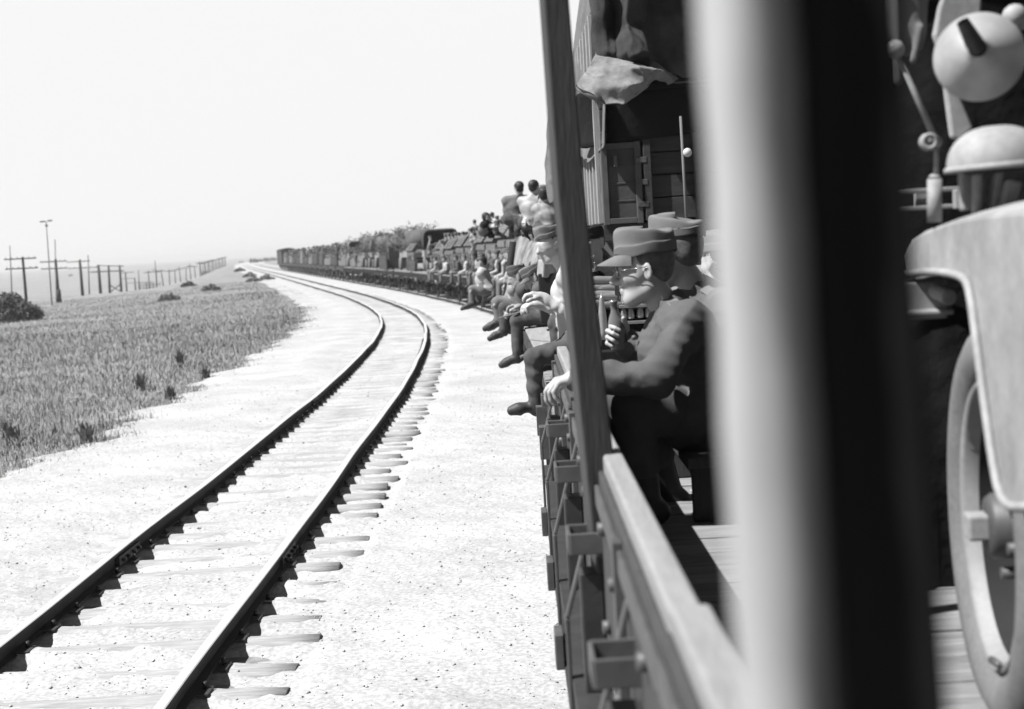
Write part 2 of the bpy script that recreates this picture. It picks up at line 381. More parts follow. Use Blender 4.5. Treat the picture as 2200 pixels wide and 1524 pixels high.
# grass ---------------------------------------------------------------------
def grass_field(name, n, dmin, dmax, wmin, wmax, hmin, hmax, wid, m, seed, expo=1.7, mask=None):
    r = np.random.default_rng(seed)
    u = r.random(n); a = 1 - expo
    y = (dmin ** a + u * (dmax ** a - dmin ** a)) ** (1 / a)
    w = wmax - (wmax - wmin) * r.random(n) ** 1.35
    ed = -4.55 + 0.55 * edge_noise(y) + 1.3 * smooth01((y - 60) / 60); keep = w < ed + r.normal(0, .22, n)
    x, yy = P2(y, w); z = terr(y, w)
    v = (np.stack([x, yy, z + .2], -1) - np.array(CAM)) @ np.array(CAM_ROT)
    px = 1100 + FPX * v[:, 0] / -v[:, 2]; keep &= (px > -260) & (px < 1120)
    p = np.stack([y, w, 0 * y], -1)
    cl = nz3(p, 0.40, 31) * .6 + nz3(p, 1.5, 32) * .4
    thin = nz3(p, .22, 35); keep &= (thin < .35) | (r.random(n) < .45)
    if mask is not None: keep &= mask(y, w, cl, r)
    y, w, x, yy, z, cl = y[keep], w[keep], x[keep], yy[keep], z[keep], cl[keep]; n = len(y)
    h = r.uniform(hmin, hmax, n) * (1 + .55 * cl) * np.where(w > -5.6, .6, 1.0); th = r.uniform(0, 6.283, n); lean = r.normal(0, .6, n); wd_ = wid * (0.7 + .6 * r.random(n)) * np.clip(y / 30, .7, 2.2) ** .8
    dx, dy = np.cos(th), np.sin(th); lx, ly = np.cos(th + 1.3), np.sin(th + 1.3)
    b1 = np.stack([x - dx * wd_, yy - dy * wd_, z - .03], -1); b2 = np.stack([x + dx * wd_, yy + dy * wd_, z - .03], -1)
    mid1 = np.stack([x - dx * wd_ * .8 + lx * h * lean * .35, yy - dy * wd_ * .8 + ly * h * lean * .35, z + h * .6], -1)
    mid2 = np.stack([x + dx * wd_ * .8 + lx * h * lean * .35, yy + dy * wd_ * .8 + ly * h * lean * .35, z + h * .6], -1)
    t1 = np.stack([x + lx * h * lean, yy + ly * h * lean, z + h], -1); t2 = t1 + np.stack([dx * wd_ * .3, dy * wd_ * .3, 0 * x], -1)
    V = np.stack([b1, b2, mid1, mid2, t1, t2], 1).reshape(-1, 3); i = np.arange(n)[:, None] * 6
    F = np.concatenate([i + np.array([[0, 1, 3, 2]]), i + np.array([[2, 3, 5, 4]])], 0)
    o = mesh_from(name, V, F, m, smooth=True)
    fn_ = np.stack([ly, -lx, 0 * x], -1) * .5 + np.array([0, 0, 1.0]) + r.normal(0, .14, (n, 3)); fn_ /= np.linalg.norm(fn_, axis=1)[:, None]
    o.data.normals_split_custom_set_from_vertices(np.repeat(fn_, 6, 0).tolist())          # soft, upward-looking blades
    return tag(o, kind="stuff")
M_grass = mat("summer_grass", 0.455, 0.9, nscale=0.35, var=0.22, bump=0.0, fine=0.15, fscale=4, spec=.15)
M_weed = mat("dark_weeds", 0.27, 0.9, nscale=1.5, var=0.4, bump=0.0, fine=0.4, fscale=9, spec=.15)
M_seed = mat("pale_seed_heads", 0.42, 0.9, nscale=1.5, var=0.3, bump=0.0, spec=.1)
grass_field("grass", 520000, 14, 190, -52, -3.2, .05, .17, .006, M_grass, 41)
grass_field("grass", 110000, 14, 170, -45, -3.6, .06, .22, .007, M_weed, 42, mask=lambda y, w, c, r: (c > .22) | (r.random(len(y)) < .18))
grass_field("grass", 16000, 14, 90, -40, -4.2, .14, .34, .004, M_seed, 43)

# loose stones lying on the ballast
def stones(n, seed, dmin, dmax, smin, smax, m):
    r = np.random.default_rng(seed); y = dmin * (dmax / dmin) ** r.random(n); w = r.uniform(-5.2, 3.6, n); x, yy = P2(y, w); z = ballz(y, w); s = r.uniform(smin, smax, n) * (r.random(n) ** 1.5 * .8 + .4)
    B = np.array([[1, 0, 0], [0, 1, 0], [-1, 0, 0], [0, -1, 0], [0, 0, .75], [0, 0, -.5]]); FF = np.array([[0, 1, 4], [1, 2, 4], [2, 3, 4], [3, 0, 4], [1, 0, 5], [2, 1, 5], [3, 2, 5], [0, 3, 5]])
    V = np.stack([x, yy, z + s * .2], -1)[:, None, :] + B[None] * s[:, None, None] * r.uniform(.6, 1.3, (n, 6, 1)) + r.normal(0, 1, (n, 6, 3)) * (s * .18)[:, None, None]
    F = (np.arange(n)[:, None, None] * 6 + FF[None]).reshape(-1, 3); o = mesh_from("gravel", V.reshape(-1, 3), F, m); tag(o, kind="stuff")
M_stone = mat("grey_stone", 0.30, 0.95, nscale=1.3, var=.4, bump=0)
stones(9000, 61, 7.5, 40, .006, .015, M_ball); stones(900, 62, 7.5, 36, .006, .020, M_stone)
# ================================================================== OUR OWN FLAT WAGON
M_wood = mat("weathered_deck_wood", 0.25, 0.85, nscale=3, var=0.35, bump=0.5, bscale=20, stretch=(0.5, 7, 7), bdist=0.006, fine=.2, fscale=12)
M_board = mat("pale_board_wood", 0.30, 0.8, nscale=4, var=0.16, bump=0.3, bscale=24, stretch=(6, 0.6, 6), bdist=0.004, fine=.08, fscale=25)
M_dkwood = mat("dark_stake_wood", 0.06, 0.8, nscale=5, var=0.3, bump=0.4, bscale=26, stretch=(5, 5, .5), bdist=0.005, fine=.12, fscale=40)
M_plwood = mat("peeled_post_wood", 0.44, 0.7, nscale=7, var=0.22, bump=0.2, bscale=20, stretch=(5, 5, .5), bdist=0.004)
M_metal = mat("worn_painted_iron", 0.085, 0.55, nscale=9, var=0.35, bump=0.2, bscale=50, bdist=0.003, spec=.45)

W0, W1 = -3.0, 7.3                     # our wagon from end to end
own = thing("flat_wagon", "flat wagon in front with drop side, plank deck and iron stanchions, nearest of the train", "wagon", (1.62, 2.2, 0), group="wagons of the train")
OO = own.location
dk = MB(OO); y = W0
while y < W1 - .05:
    wv = random.uniform(.19, .235); g = random.uniform(.006, .020)
    dk.box((1.64 + random.uniform(-.004, .004), y + wv / 2, DECK - .025 + random.uniform(-.004, .004)), (2.78, wv - g, .05), rot=(random.uniform(-.012, .012), 0, random.uniform(-.002, .002))); y += wv
dk.build("deck", M_wood, own, bevel=.004)
XI, XO = 0.250, 0.198                  # inner and outer face of the drop side
for (a, b, dz, inn) in ((W0, 2.03, .012, .008), (2.035, W1, 0.0, 0.0)):
    sb = MB(OO); h = .55
    sb.box(((XI + XO) / 2 + inn / 2, (a + b) / 2, DECK + h - .135 + dz), (XI - XO + inn, b - a, .27))
    sb.box(((XI + XO) / 2 + inn / 2 - .001, (a + b) / 2, DECK + .14), (XI - XO + inn - .004, b - a, .266))
    sb.build("side_board", M_board, own, bevel=.009, seg=3)
    rb = MB(OO); rb.box((XO - .007, (a + b) / 2, DECK + h - .30 + dz), (.014, b - a, .52)); rb.build("side_cladding", M_dkwood, own, bevel=.003)
    rb = MB(OO); rb.box((XO - .020, (a + b) / 2, DECK + h - .10 + dz), (.012, b - a, .05)); rb.build("side_rail", M_metal, own, bevel=.003)
fr = MB(OO)
fr.box((XO - .02, (W0 + W1) / 2, DECK - .20), (.03, W1 - W0, .27)); fr.box((XO - .055, (W0 + W1) / 2, DECK - .072), (.10, W1 - W0, .02)); fr.box((XO - .055, (W0 + W1) / 2, DECK - .328), (.10, W1 - W0, .02))
fr.box((3.05, (W0 + W1) / 2, DECK - .20), (.06, W1 - W0, .27))
fr.build("sole_bar", M_iron, own, bevel=.004)
hs = MB(OO); hs.box((1.62, W1 + .06, DECK - .2), (2.8, .12, .3)); hs.build("headstock", M_iron, own, bevel=.01)
for sx in (-.88, .88):
    b = MB(OO); b.cyl((1.62 + sx, W1 + .12, 1.06), (1.62 + sx, W1 + .50, 1.06), .085, .07, 14); b.cyl((1.62 + sx, W1 + .50, 1.06), (1.62 + sx, W1 + .53, 1.06), .2, .2, 20); b.build("buffer", M_iron, own)
STK = [1.44, 2.52, 3.60, 4.68, 5.76, 6.84]
for yk in STK:
    st = MB(OO)                         # iron stanchion outside the board
    st.box((XO - .045, yk, DECK - .03), (.062, .085, .56)); st.build("stanchion", M_iron, own, bevel=.006)
    br = MB(OO)                         # strap round the stake
    z0 = DECK + .30
    br.box((XO - .097, yk, z0 + .03), (.010, .120, .055)); br.box((XO - .050, yk - .060, z0 + .03), (.095, .010, .055)); br.box((XO - .050, yk + .060, z0 + .03), (.095, .010, .055))
    br.build("stake_strap", M_metal, own, bevel=.003)
    lb = MB(OO); lb.box((XO - .118, yk + .02, DECK - .27), (.03, .13, .12)); lb.box((XO - .09, yk + .02, DECK - .27), (.06, .09, .07)); lb.build("pocket", M_metal, own, bevel=.004)
    dg = MB(OO); dg.bar((XO - .11, yk + .10, DECK + .10), (XO - .01, yk + .16, DECK + .42), .012, .03, up=(0, 1, 0)); dg.bar((XO - .11, yk + .10, DECK + .10), (XO - .11, yk + .10, DECK - .22), .012, .03, up=(0, 1, 0)); dg.build("brace", M_metal, own, bevel=.003)
    for q, zz in ((-.23, .40), (-.23, .16)):
        hb = MB(OO); hb.cyl((XO - .034, yk + q, DECK + zz), (XO - .01, yk + q, DECK + zz), .017, .02, 8); hb.build("bolt", M_metal, own)
    hb = MB(OO); hb.box((XO - .024, yk + .30, DECK + .22), (.020, .05, .54))
    for zz in (.40, .16): hb.cyl((XO - .045, yk + .30, DECK + zz), (XO - .03, yk + .30, DECK + zz), .015, .018, 8)
    hb.build("hinge", M_metal, own, bevel=.002)
ax = MB(OO)
for yy in (-.5, 5.0): ax.cyl((.86, yy, .47), (2.38, yy, .47), .07, n=12)
ax.build("axle", M_iron, own)
for yy in (-.5, 5.0):
    for xx in (.84, 2.36):
        b = MB(OO); b.lathe((xx, yy, .47), (1, 0, 0), [(.0, -.03), (.47, -.03), (.5, 0), (.47, .07), (.40, .07), (.36, .03), (.12, .03), (.1, .08), (0, .08)], 32); b.build("wheel", M_iron, own)

# stakes standing in the straps
def stake(label, pts, wid, mats, rot, bev, name="stake"):
    b = MB(pts[0][0]); V = []; F = []
    for (p, s) in pts:
        p = Vector(p)
        for q in ((-1, -1), (1, -1), (1, 1), (-1, 1)):
            c, s_ = math.cos(rot), math.sin(rot); x, y_ = q[0] * wid * s / 2, q[1] * wid * s / 2
            V.append(p + Vector((x * c - y_ * s_, x * s_ + y_ * c, 0)))
    for i in range(len(pts) - 1):
        for j in range(4): F.append((i * 4 + j, i * 4 + (j + 1) % 4, i * 4 + 4 + (j + 1) % 4, i * 4 + 4 + j))
    F.append((3, 2, 1, 0)); n = len(pts) * 4; F.append((n - 4, n - 3, n - 2, n - 1))
    b.add(V, F); o = b.build(name, mats, bevel=bev, seg=3); return tag(o, label, "stake")
d1 = 3.60
pa, pb, pc = at(1187, -40, d1), at(1222, 420, d1), at(1284, 1010, d1); low = pc + (pc - pb) * .8
stake("dark squared wooden stake leaning outward from the wagon side, seen sharp left of the soldiers", [(low, .95), (pc, 1.0), (pb, .93), (pa, .84)], .076, M_dkwood, R(9), .006)
# close to the camera: a pale peeled pole, and a black strip added as its shaded side
M_post_shade = mat("post_shade_black", 0.016, 0.8, nscale=6, var=0.5, bump=0.3, bscale=20, stretch=(5, 5, .5), bdist=0.004, spec=.15)  # black tone is the pole's shaded side, put into the colour
d0 = .62
qa, qb = at(1588, -160, d0), at(1692, 1524, d0); dn = (qb - qa)
pq = MB(qa); n_ = 24; V = []; F = []
for j in range(25):
    t = -.1 + 1.45 * j / 24; c = qa + dn * t; rr_ = .0208 * (1 + .02 * math.sin(j * 1.7) + .015 * math.sin(j * .6))
    for i in range(n_):
        th = 2 * math.pi * i / n_; k_ = 1 + .03 * math.sin(3 * th + j * .3); V.append((c.x + rr_ * k_ * math.cos(th), c.y + rr_ * k_ * math.sin(th), c.z))
for j in range(24):
    for i in range(n_): F.append((j * n_ + i, j * n_ + (i + 1) % n_, (j + 1) * n_ + (i + 1) % n_, (j + 1) * n_ + i))
F.append(tuple(range(n_))[::-1]); F.append(tuple(range(24 * n_, 25 * n_)))
pq.add(V, F, 0, True); tag(pq.build("post", M_plwood), "big pale blurred wooden pole right before the camera", "post")
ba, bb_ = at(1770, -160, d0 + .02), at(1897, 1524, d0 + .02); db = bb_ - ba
stake("black strip close to the camera, added as the shaded side of the blurred pale pole", [(bb_ + db * .35, 1), (bb_, 1), (ba, 1), (ba - db * .1, 1)], .0475, M_post_shade, R(4), .004, "post_shade_strip")
# ================================================================== SOFT SHAPES (implicit surfaces turned into one mesh)
def V3(p): return np.array([p[0], p[1], p[2]], dtype=float)
def nrm(v): v = V3(v); return v / max(1e-9, np.linalg.norm(v))
class Soft:
    def __init__(s): s.P = []
    def cap(s, a, b, ra, rb=None, k=.03, m=0, fold=None, sub=False):
        s.P.append(('c', V3(a), V3(b), ra, ra if rb is None else rb, k, m, fold, sub)); return s
    def ell(s, c, r, ax=None, k=.03, m=0, sub=False):
        s.P.append(('e', V3(c), np.eye(3) if ax is None else np.array(ax, float), np.array(r, float), None, k, m, None, sub)); return s
    def mesh(s, h, wr=None):
        lo = np.full(3, 1e9); hi = -lo; bb = []
        for q in s.P:
            if q[0] == 'c': r = max(q[3], q[4]) + (q[7][0] if q[7] else 0); l = np.minimum(q[1], q[2]) - r; u = np.maximum(q[1], q[2]) + r
            else: e = np.sqrt(((q[2].T * q[3]) ** 2).sum(1)); l = q[1] - e; u = q[1] + e
            bb.append((l, u))
            if not q[8]: lo = np.minimum(lo, l); hi = np.maximum(hi, u)
        lo -= 3 * h; hi += 3 * h; n = np.ceil((hi - lo) / h).astype(int) + 1
        F = np.ones(n, dtype=np.float32); T = np.zeros(n, dtype=np.int8)
        for q, (l, u) in zip(s.P, bb):
            k = q[5]; i0 = np.clip(np.floor((l - k - 2 * h - lo) / h).astype(int), 0, n - 1); i1 = np.clip(np.ceil((u + k + 2 * h - lo) / h).astype(int) + 1, 1, n)
            if (i1 <= i0).any(): continue
            g = [lo[a] + h * np.arange(i0[a], i1[a]) for a in range(3)]
            X = np.stack(np.meshgrid(*g, indexing='ij'), -1)
            if q[0] == 'c':
                a, b = q[1], q[2]; ba = b - a; L2 = max(1e-9, ba @ ba); t = np.clip(((X - a) @ ba) / L2, 0, 1)
                r = q[3] + (q[4] - q[3]) * t; D = X - a - t[..., None] * ba
                d = np.sqrt((D * D).sum(-1))
                if q[7]:
                    am, fr, ph = q[7]; w = nz3(X, 14.0, int(ph * 10) % 97)
                    r = r + am * np.sin(fr * t * 6.283 + ph + 2.6 * w) * (0.55 + .45 * np.sin(ph + X[..., 1] * 17 + X[..., 2] * 11))
                d = d - r
            else:
                Y = (X - q[1]) @ q[2].T; k0 = np.sqrt(((Y / q[3]) ** 2).sum(-1)); k1 = np.sqrt(((Y / q[3] ** 2) ** 2).sum(-1)); d = k0 * (k0 - 1) / np.maximum(k1, 1e-6)
            sl = tuple(slice(i0[a], i1[a]) for a in range(3)); f = F[sl]
            if q[8]:
                hh = np.clip(.5 - .5 * (f + d) / k, 0, 1); F[sl] = f * (1 - hh) - d * hh + k * hh * (1 - hh); T[sl] = np.where(-d > f, q[6], T[sl]); continue
            T[sl] = np.where(d < f, q[6], T[sl])
            hh = np.clip(.5 + .5 * (f - d) / k, 0, 1); F[sl] = f * (1 - hh) + d * hh - k * hh * (1 - hh)
        if wr:
            amp, fr, sd_, st = wr; near = np.argwhere(np.abs(F) < 3 * h + amp); X = lo + h * near; X = X @ np.array(st, float).T
            r1 = 1 - 2 * np.abs(nz3(X, fr, sd_)); r2 = 1 - 2 * np.abs(nz3(X, fr * 2.1, sd_ + 1)); w = np.clip(r1, -.6, 1) * .65 + np.clip(r2, -.6, 1) * .35
            F[tuple(near.T)] -= amp * w
        return surf_nets(F, T, lo, h)
def surf_nets(F, T, lo, h):
    S = F < 0; nx, ny, nz = S.shape
    C = np.zeros((nx - 1, ny - 1, nz - 1), dtype=np.int8)
    for i in (0, 1):
        for j in (0, 1):
            for k in (0, 1): C += S[i:nx - 1 + i, j:ny - 1 + j, k:nz - 1 + k]
    I = np.argwhere((C > 0) & (C < 8)); idx = -np.ones(C.shape, dtype=np.int64); idx[tuple(I.T)] = np.arange(len(I))
    acc = np.zeros((len(I), 3)); cnt = np.zeros(len(I)); cor = [(i, j, k) for i in (0, 1) for j in (0, 1) for k in (0, 1)]
    for a in cor:
        for b in cor:
            if sum(b) - sum(a) == 1 and all(y >= x for x, y in zip(a, b)):
                fa = F[I[:, 0] + a[0], I[:, 1] + a[1], I[:, 2] + a[2]]; fb = F[I[:, 0] + b[0], I[:, 1] + b[1], I[:, 2] + b[2]]
                c = (fa < 0) != (fb < 0); t = np.where(c, fa / np.where(c, fa - fb, 1), 0)
                p = np.array(a) + t[:, None] * (np.array(b) - np.array(a)); acc += p * c[:, None]; cnt += c
    V = lo + h * (I + acc / np.maximum(cnt, 1)[:, None])
    tg = T[I[:, 0], I[:, 1], I[:, 2]]; Q = []
    for ax in range(3):
        a1, a2 = (ax + 1) % 3, (ax + 2) % 3
        sl0 = [slice(1, -1)] * 3; sl1 = [slice(1, -1)] * 3; sl0[ax] = slice(0, -1); sl1[ax] = slice(1, None)
        s0, s1 = S[tuple(sl0)], S[tuple(sl1)]; E = np.argwhere(s0 != s1)
        if not len(E): continue
        inside = s0[tuple(E.T)]; off = np.ones(3, int); off[ax] = 0; E = E + off
        e1 = np.zeros(3, int); e1[a1] = 1; e2 = np.zeros(3, int); e2[a2] = 1
        q = np.stack([idx[tuple((E - e1 - e2).T)], idx[tuple((E - e2).T)], idx[tuple(E.T)], idx[tuple((E - e1).T)]], 1)
        q[~inside] = q[~inside][:, ::-1]; Q.append(q)
    Q = np.concatenate(Q); Q = Q[(Q >= 0).all(1)]
    return V, Q, tg[Q[:, 0]]

def ik(a, b, l1, l2, pole):
    """middle joint of a two-bone limb from a towards b, bending towards 'pole' (direction); returns joint and reached end"""
    a, b = V3(a), V3(b); d = b - a; L = np.linalg.norm(d); u = d / max(L, 1e-6)
    if L > (l1 + l2) * .995: b = a + u * (l1 + l2) * .995; L = (l1 + l2) * .995
    x = (l1 * l1 - l2 * l2 + L * L) / (2 * L); hgt = math.sqrt(max(0, l1 * l1 - x * x))
    p = V3(pole); p = p - u * (p @ u); p = nrm(p); return a + u * x + p * hgt, b

def frame(f, up=(0, 0, 1)):
    f = nrm(f); r = nrm(np.cross(f, V3(up))); return f, r, np.cross(r, f)       # forward, right, up

def head_prims(S, c, f, up, m=0, s=1.0, hair=None, fine=True):
    """c: middle of the skull; f: where the face points"""
    f, r, u = frame(f, up); c = V3(c); A = np.array([f, r, u])
    P = lambda x, y, z: c + s * (x * f + y * r + z * u)
    S.ell(P(-.012, 0, .035), np.array([.094, .074, .082]) * s, A, .02, m)               # cranium
    S.ell(P(.030, 0, -.020), np.array([.060, .058, .085]) * s, A, .03, m)               # face
    S.cap(P(.060, -.012, -.098), P(.060, .012, -.098), .022 * s, k=.028 * s, m=m)       # chin
    S.cap(P(.0, -.046, -.070), P(.055, -.018, -.096), .018 * s, k=.035 * s, m=m); S.cap(P(.0, .046, -.070), P(.055, .018, -.096), .018 * s, k=.035 * s, m=m)
    S.cap(P(.086, 0, .014), P(.116, 0, -.030), .008 * s, .0125 * s, k=.010 * s, m=m); S.cap(P(.088, 0, -.036), P(.110, 0, -.034), .010 * s, .009 * s, k=.010 * s, m=m)     # nose
    S.cap(P(.078, -.034, .022), P(.086, .0, .024), .009 * s, k=.016 * s, m=m); S.cap(P(.078, .034, .022), P(.086, 0, .024), .009 * s, k=.016 * s, m=m)   # brow
    if fine:
        for q in (-1, 1):
            S.ell(P(.083, q * .031, .004), np.array([.014, .016, .010]) * s, A, .008, m, sub=True); S.ell(P(.077, q * .031, .003), np.array([.012, .013, .011]) * s, A, .004, m)
            S.cap(P(.064, q * .038, -.020), P(.035, q * .050, -.022), .011 * s, .009 * s, k=.035 * s, m=m)    # cheek
            S.cap(P(.092, q * .0165, -.033), P(.099, q * .010, -.034), .0075 * s, k=.008 * s, m=m)
        S.cap(P(.088, -.018, -.061), P(.088, .018, -.061), .0065 * s, k=.010 * s, m=m); S.cap(P(.086, -.016, -.072), P(.086, .016, -.072), .0075 * s, k=.010 * s, m=m)
        S.cap(P(.101, -.022, -.0665), P(.101, .022, -.0665), .0045 * s, k=.005 * s, m=m, sub=True)
    for q in (-1, 1):                                                                   # ears
        S.ell(P(-.008, q * .078, -.006), np.array([.017, .007, .032]) * s, np.array([nrm(f * .9 - r * q * .35), nrm(r + f * q * .35), u]), .007, m)
        if fine: S.ell(P(-.004, q * .086, -.003), np.array([.009, .006, .019]) * s, A, .004, m, sub=True)
    if hair is not None:
        S.ell(P(-.022, 0, .046), np.array([.094, .079, .080]) * s, A, .01, hair); S.ell(P(-.058, 0, -.002), np.array([.046, .064, .052]) * s, A, .01, hair)

def hand_prims(S, w, d, palm, m=0, curl=.5, thumb=1, s=1.0, k=.006):
    """w wrist, d direction of the hand, palm: direction the palm faces; thumb +1/-1 = side of the thumb along d x palm"""
    d = nrm(d); p = V3(palm); p = nrm(p - d * (p @ d)); sd_ = np.cross(d, p) * thumb; w = V3(w)
    S.cap(w, w + d * .03 * s, .027 * s, .03 * s, k=.015, m=m)
    for i in range(4):
        o = (.030 - .020 * i) * s; kn = w + d * (.088 - .006 * abs(i - 1)) * s + sd_ * o
        S.cap(w + d * .03 * s + sd_ * o * .7, kn, .0145 * s, .0115 * s, k=.014, m=m)
        L = np.array([(.044, .027, .020), (.048, .031, .021), (.045, .028, .020), (.036, .022, .018)][i]) * s; q = kn; a = 0
        for j in range(3):
            a += (curl * (1.0, 1.05, .7)[j]) * (1 + .08 * (i - 1.5)); dd = d * math.cos(a) + p * math.sin(a) + sd_ * (.10 - .07 * i) * (1 - .5 * curl)
            e = q + nrm(dd) * L[j]; S.cap(q, e, (.0102 - .0010 * j) * s, (.0092 - .001 * j) * s, k=.0025, m=m); q = e
    q = w + d * .024 * s + sd_ * .026 * s + p * .008 * s; dd = nrm(d * .62 + sd_ * .72 + p * .35)
    for j, L in enumerate((.042, .034, .026)):
        e = q + dd * L * s; S.cap(q, e, (.0145 - .0022 * j) * s, (.0125 - .002 * j) * s, k=.008, m=m); q = e; dd = nrm(dd + p * curl * .55 + d * .25)

def soft_obj(S, h, name, mats, parent=None, origin=(0, 0, 0), wr=None):
    V, Q, T = S.mesh(h, wr); o = mesh_from(name, V, np.ascontiguousarray(Q), mats, np.clip(T, 0, (len(mats) if isinstance(mats, (list, tuple)) else 1) - 1), True, parent, None)
    o.data.transform(Matrix.Translation(-Vector(origin)))
    if parent is None: o.location = origin
    return o

def field_cap(c, f, up, s, parent, origin, m, peak=True, name="cap", tall=1.0, slouch=0.0):
    """cloth field cap with turned-up flap and peak; c: middle of the skull"""
    f, r, u = frame(f, up); c = V3(c); V = []; F = []; n = 64
    prof = [(.94, .030), (1.0, .022), (1.02, .025), (1.045, .070), (1.035, .076), (1.0, .075), (1.0, .100), (.985, .122), (.95, .131), (.86, .135), (.5, .133), (0.01, .130)]
    _d = []
    for (q0, z0), (q1, z1) in zip(prof[:-1], prof[1:]): _d += [(q0 + (q1 - q0) * t_, z0 + (z1 - z0) * t_) for t_ in ((0, .5) if abs(z1 - z0) + abs(q1 - q0) > .02 else (0,))]
    prof = [(q_, .054 + (z_ - .022) * .735) for q_, z_ in _d + [prof[-1]]]
    for (q, z) in prof:
        for i in range(n):
            t = 2 * math.pi * i / n; fx, ry = math.cos(t), math.sin(t); dip = .014 * max(0, fx) if .088 < z < .095 and q > 1.01 else 0
            zz = z + .010 * fx * (z > .105) - dip - slouch * (z > .09) * (1 - fx) * .02 + .004 * math.sin(3 * t + z * 40) + .003 * math.sin(5 * t + 2 + z * 25)
            V.append(c + s * ((.104 * q * fx - .010) * f + .081 * q * ry * r + zz * u))
    V = np.array([V3(v) for v in V]); rad = V - c; V = V + rad / np.linalg.norm(rad, axis=1)[:, None] * (.0022 * s * (1 - 2 * np.abs(nz3(V, 22.0, int(abs(c[0]) * 50) % 40)))[:, None] + .001 * s * nz3(V, 45.0, 8)[:, None])
    k = len(prof)
    for j in range(k - 1):
        for i in range(n): F.append((j * n + i, j * n + (i + 1) % n, (j + 1) * n + (i + 1) % n, (j + 1) * n + i))
    o = mesh_from(name, V, F, m, None, True, parent, origin); sub = o.modifiers.new("cloth", 'SUBSURF'); sub.levels = sub.render_levels = 1
    if peak:
        V = []; F = []; na = 17
        for lay in (0, -.004):
            for j, e in enumerate((.0, .35, .7, 1.0)):
                for i in range(na):
                    t = R(-60 + 120 * i / (na - 1)); ext = .066 * max(0.0, math.cos(t * 1.48)) ** .8 * e
                    fx, ry = math.cos(t), math.sin(t); V.append(c + s * ((.103 * fx - .010 + ext) * f + (.082 * ry) * r + (.060 - .026 * e - .018 * abs(ry) ** 2 * e + lay) * u))
        w = na
        for j in range(3):
            for i in range(na - 1):
                F.append((j * w + i, j * w + i + 1, (j + 1) * w + i + 1, (j + 1) * w + i)); b = 4 * w; F.append((b + j * w + i, b + (j + 1) * w + i, b + (j + 1) * w + i + 1, b + j * w + i + 1))
        for i in range(na - 1): F.append((3 * w + i, 3 * w + i + 1, 7 * w + i + 1, 7 * w + i))
        mesh_from("peak", V, F, m, None, True, o, origin)
    return o

M_skin = mat("sunlit_skin", 0.46, 0.55, nscale=9, var=0.12, bump=0.12, bscale=70, bdist=0.002, spec=.35)
M_skin2 = mat("tanned_skin", 0.34, 0.55, nscale=9, var=0.15, bump=0.1, bscale=70, bdist=0.002, spec=.35)
M_hair = mat("dark_hair", 0.03, 0.6, nscale=40, var=0.4, bump=0.4, bscale=120, bdist=0.003)
M_cloth = mat("grey_uniform_wool", 0.115, 0.95, nscale=7, var=0.16, bump=0.35, bscale=160, bdist=0.0025, spec=.1, fine=.10, fscale=240)
M_capc = mat("pale_cap_cloth", 0.19, 0.95, nscale=9, var=0.15, bump=0.3, bscale=180, bdist=0.002, spec=.1, fine=.08, fscale=240)
M_trou = mat("dark_trouser_wool", 0.10, 0.95, nscale=7, var=0.25, bump=0.3, bscale=140, bdist=0.003, spec=.1)
M_shirt = mat("white_shirt_cotton", 0.50, 0.9, nscale=9, var=0.10, bump=0.2, bscale=60, bdist=0.004, spec=.1)
M_boot = mat("scuffed_leather", 0.045, 0.6, nscale=14, var=0.4, bump=0.2, bscale=60, bdist=0.003)
M_crop = mat("cropped_hair", 0.14, 0.8, nscale=40, var=.4, bump=.4, bscale=160, bdist=.002)
M_black = mat("black_cloth", 0.018, 0.95, nscale=12, var=0.3, bump=0.3, bscale=90, bdist=0.003, spec=.1)

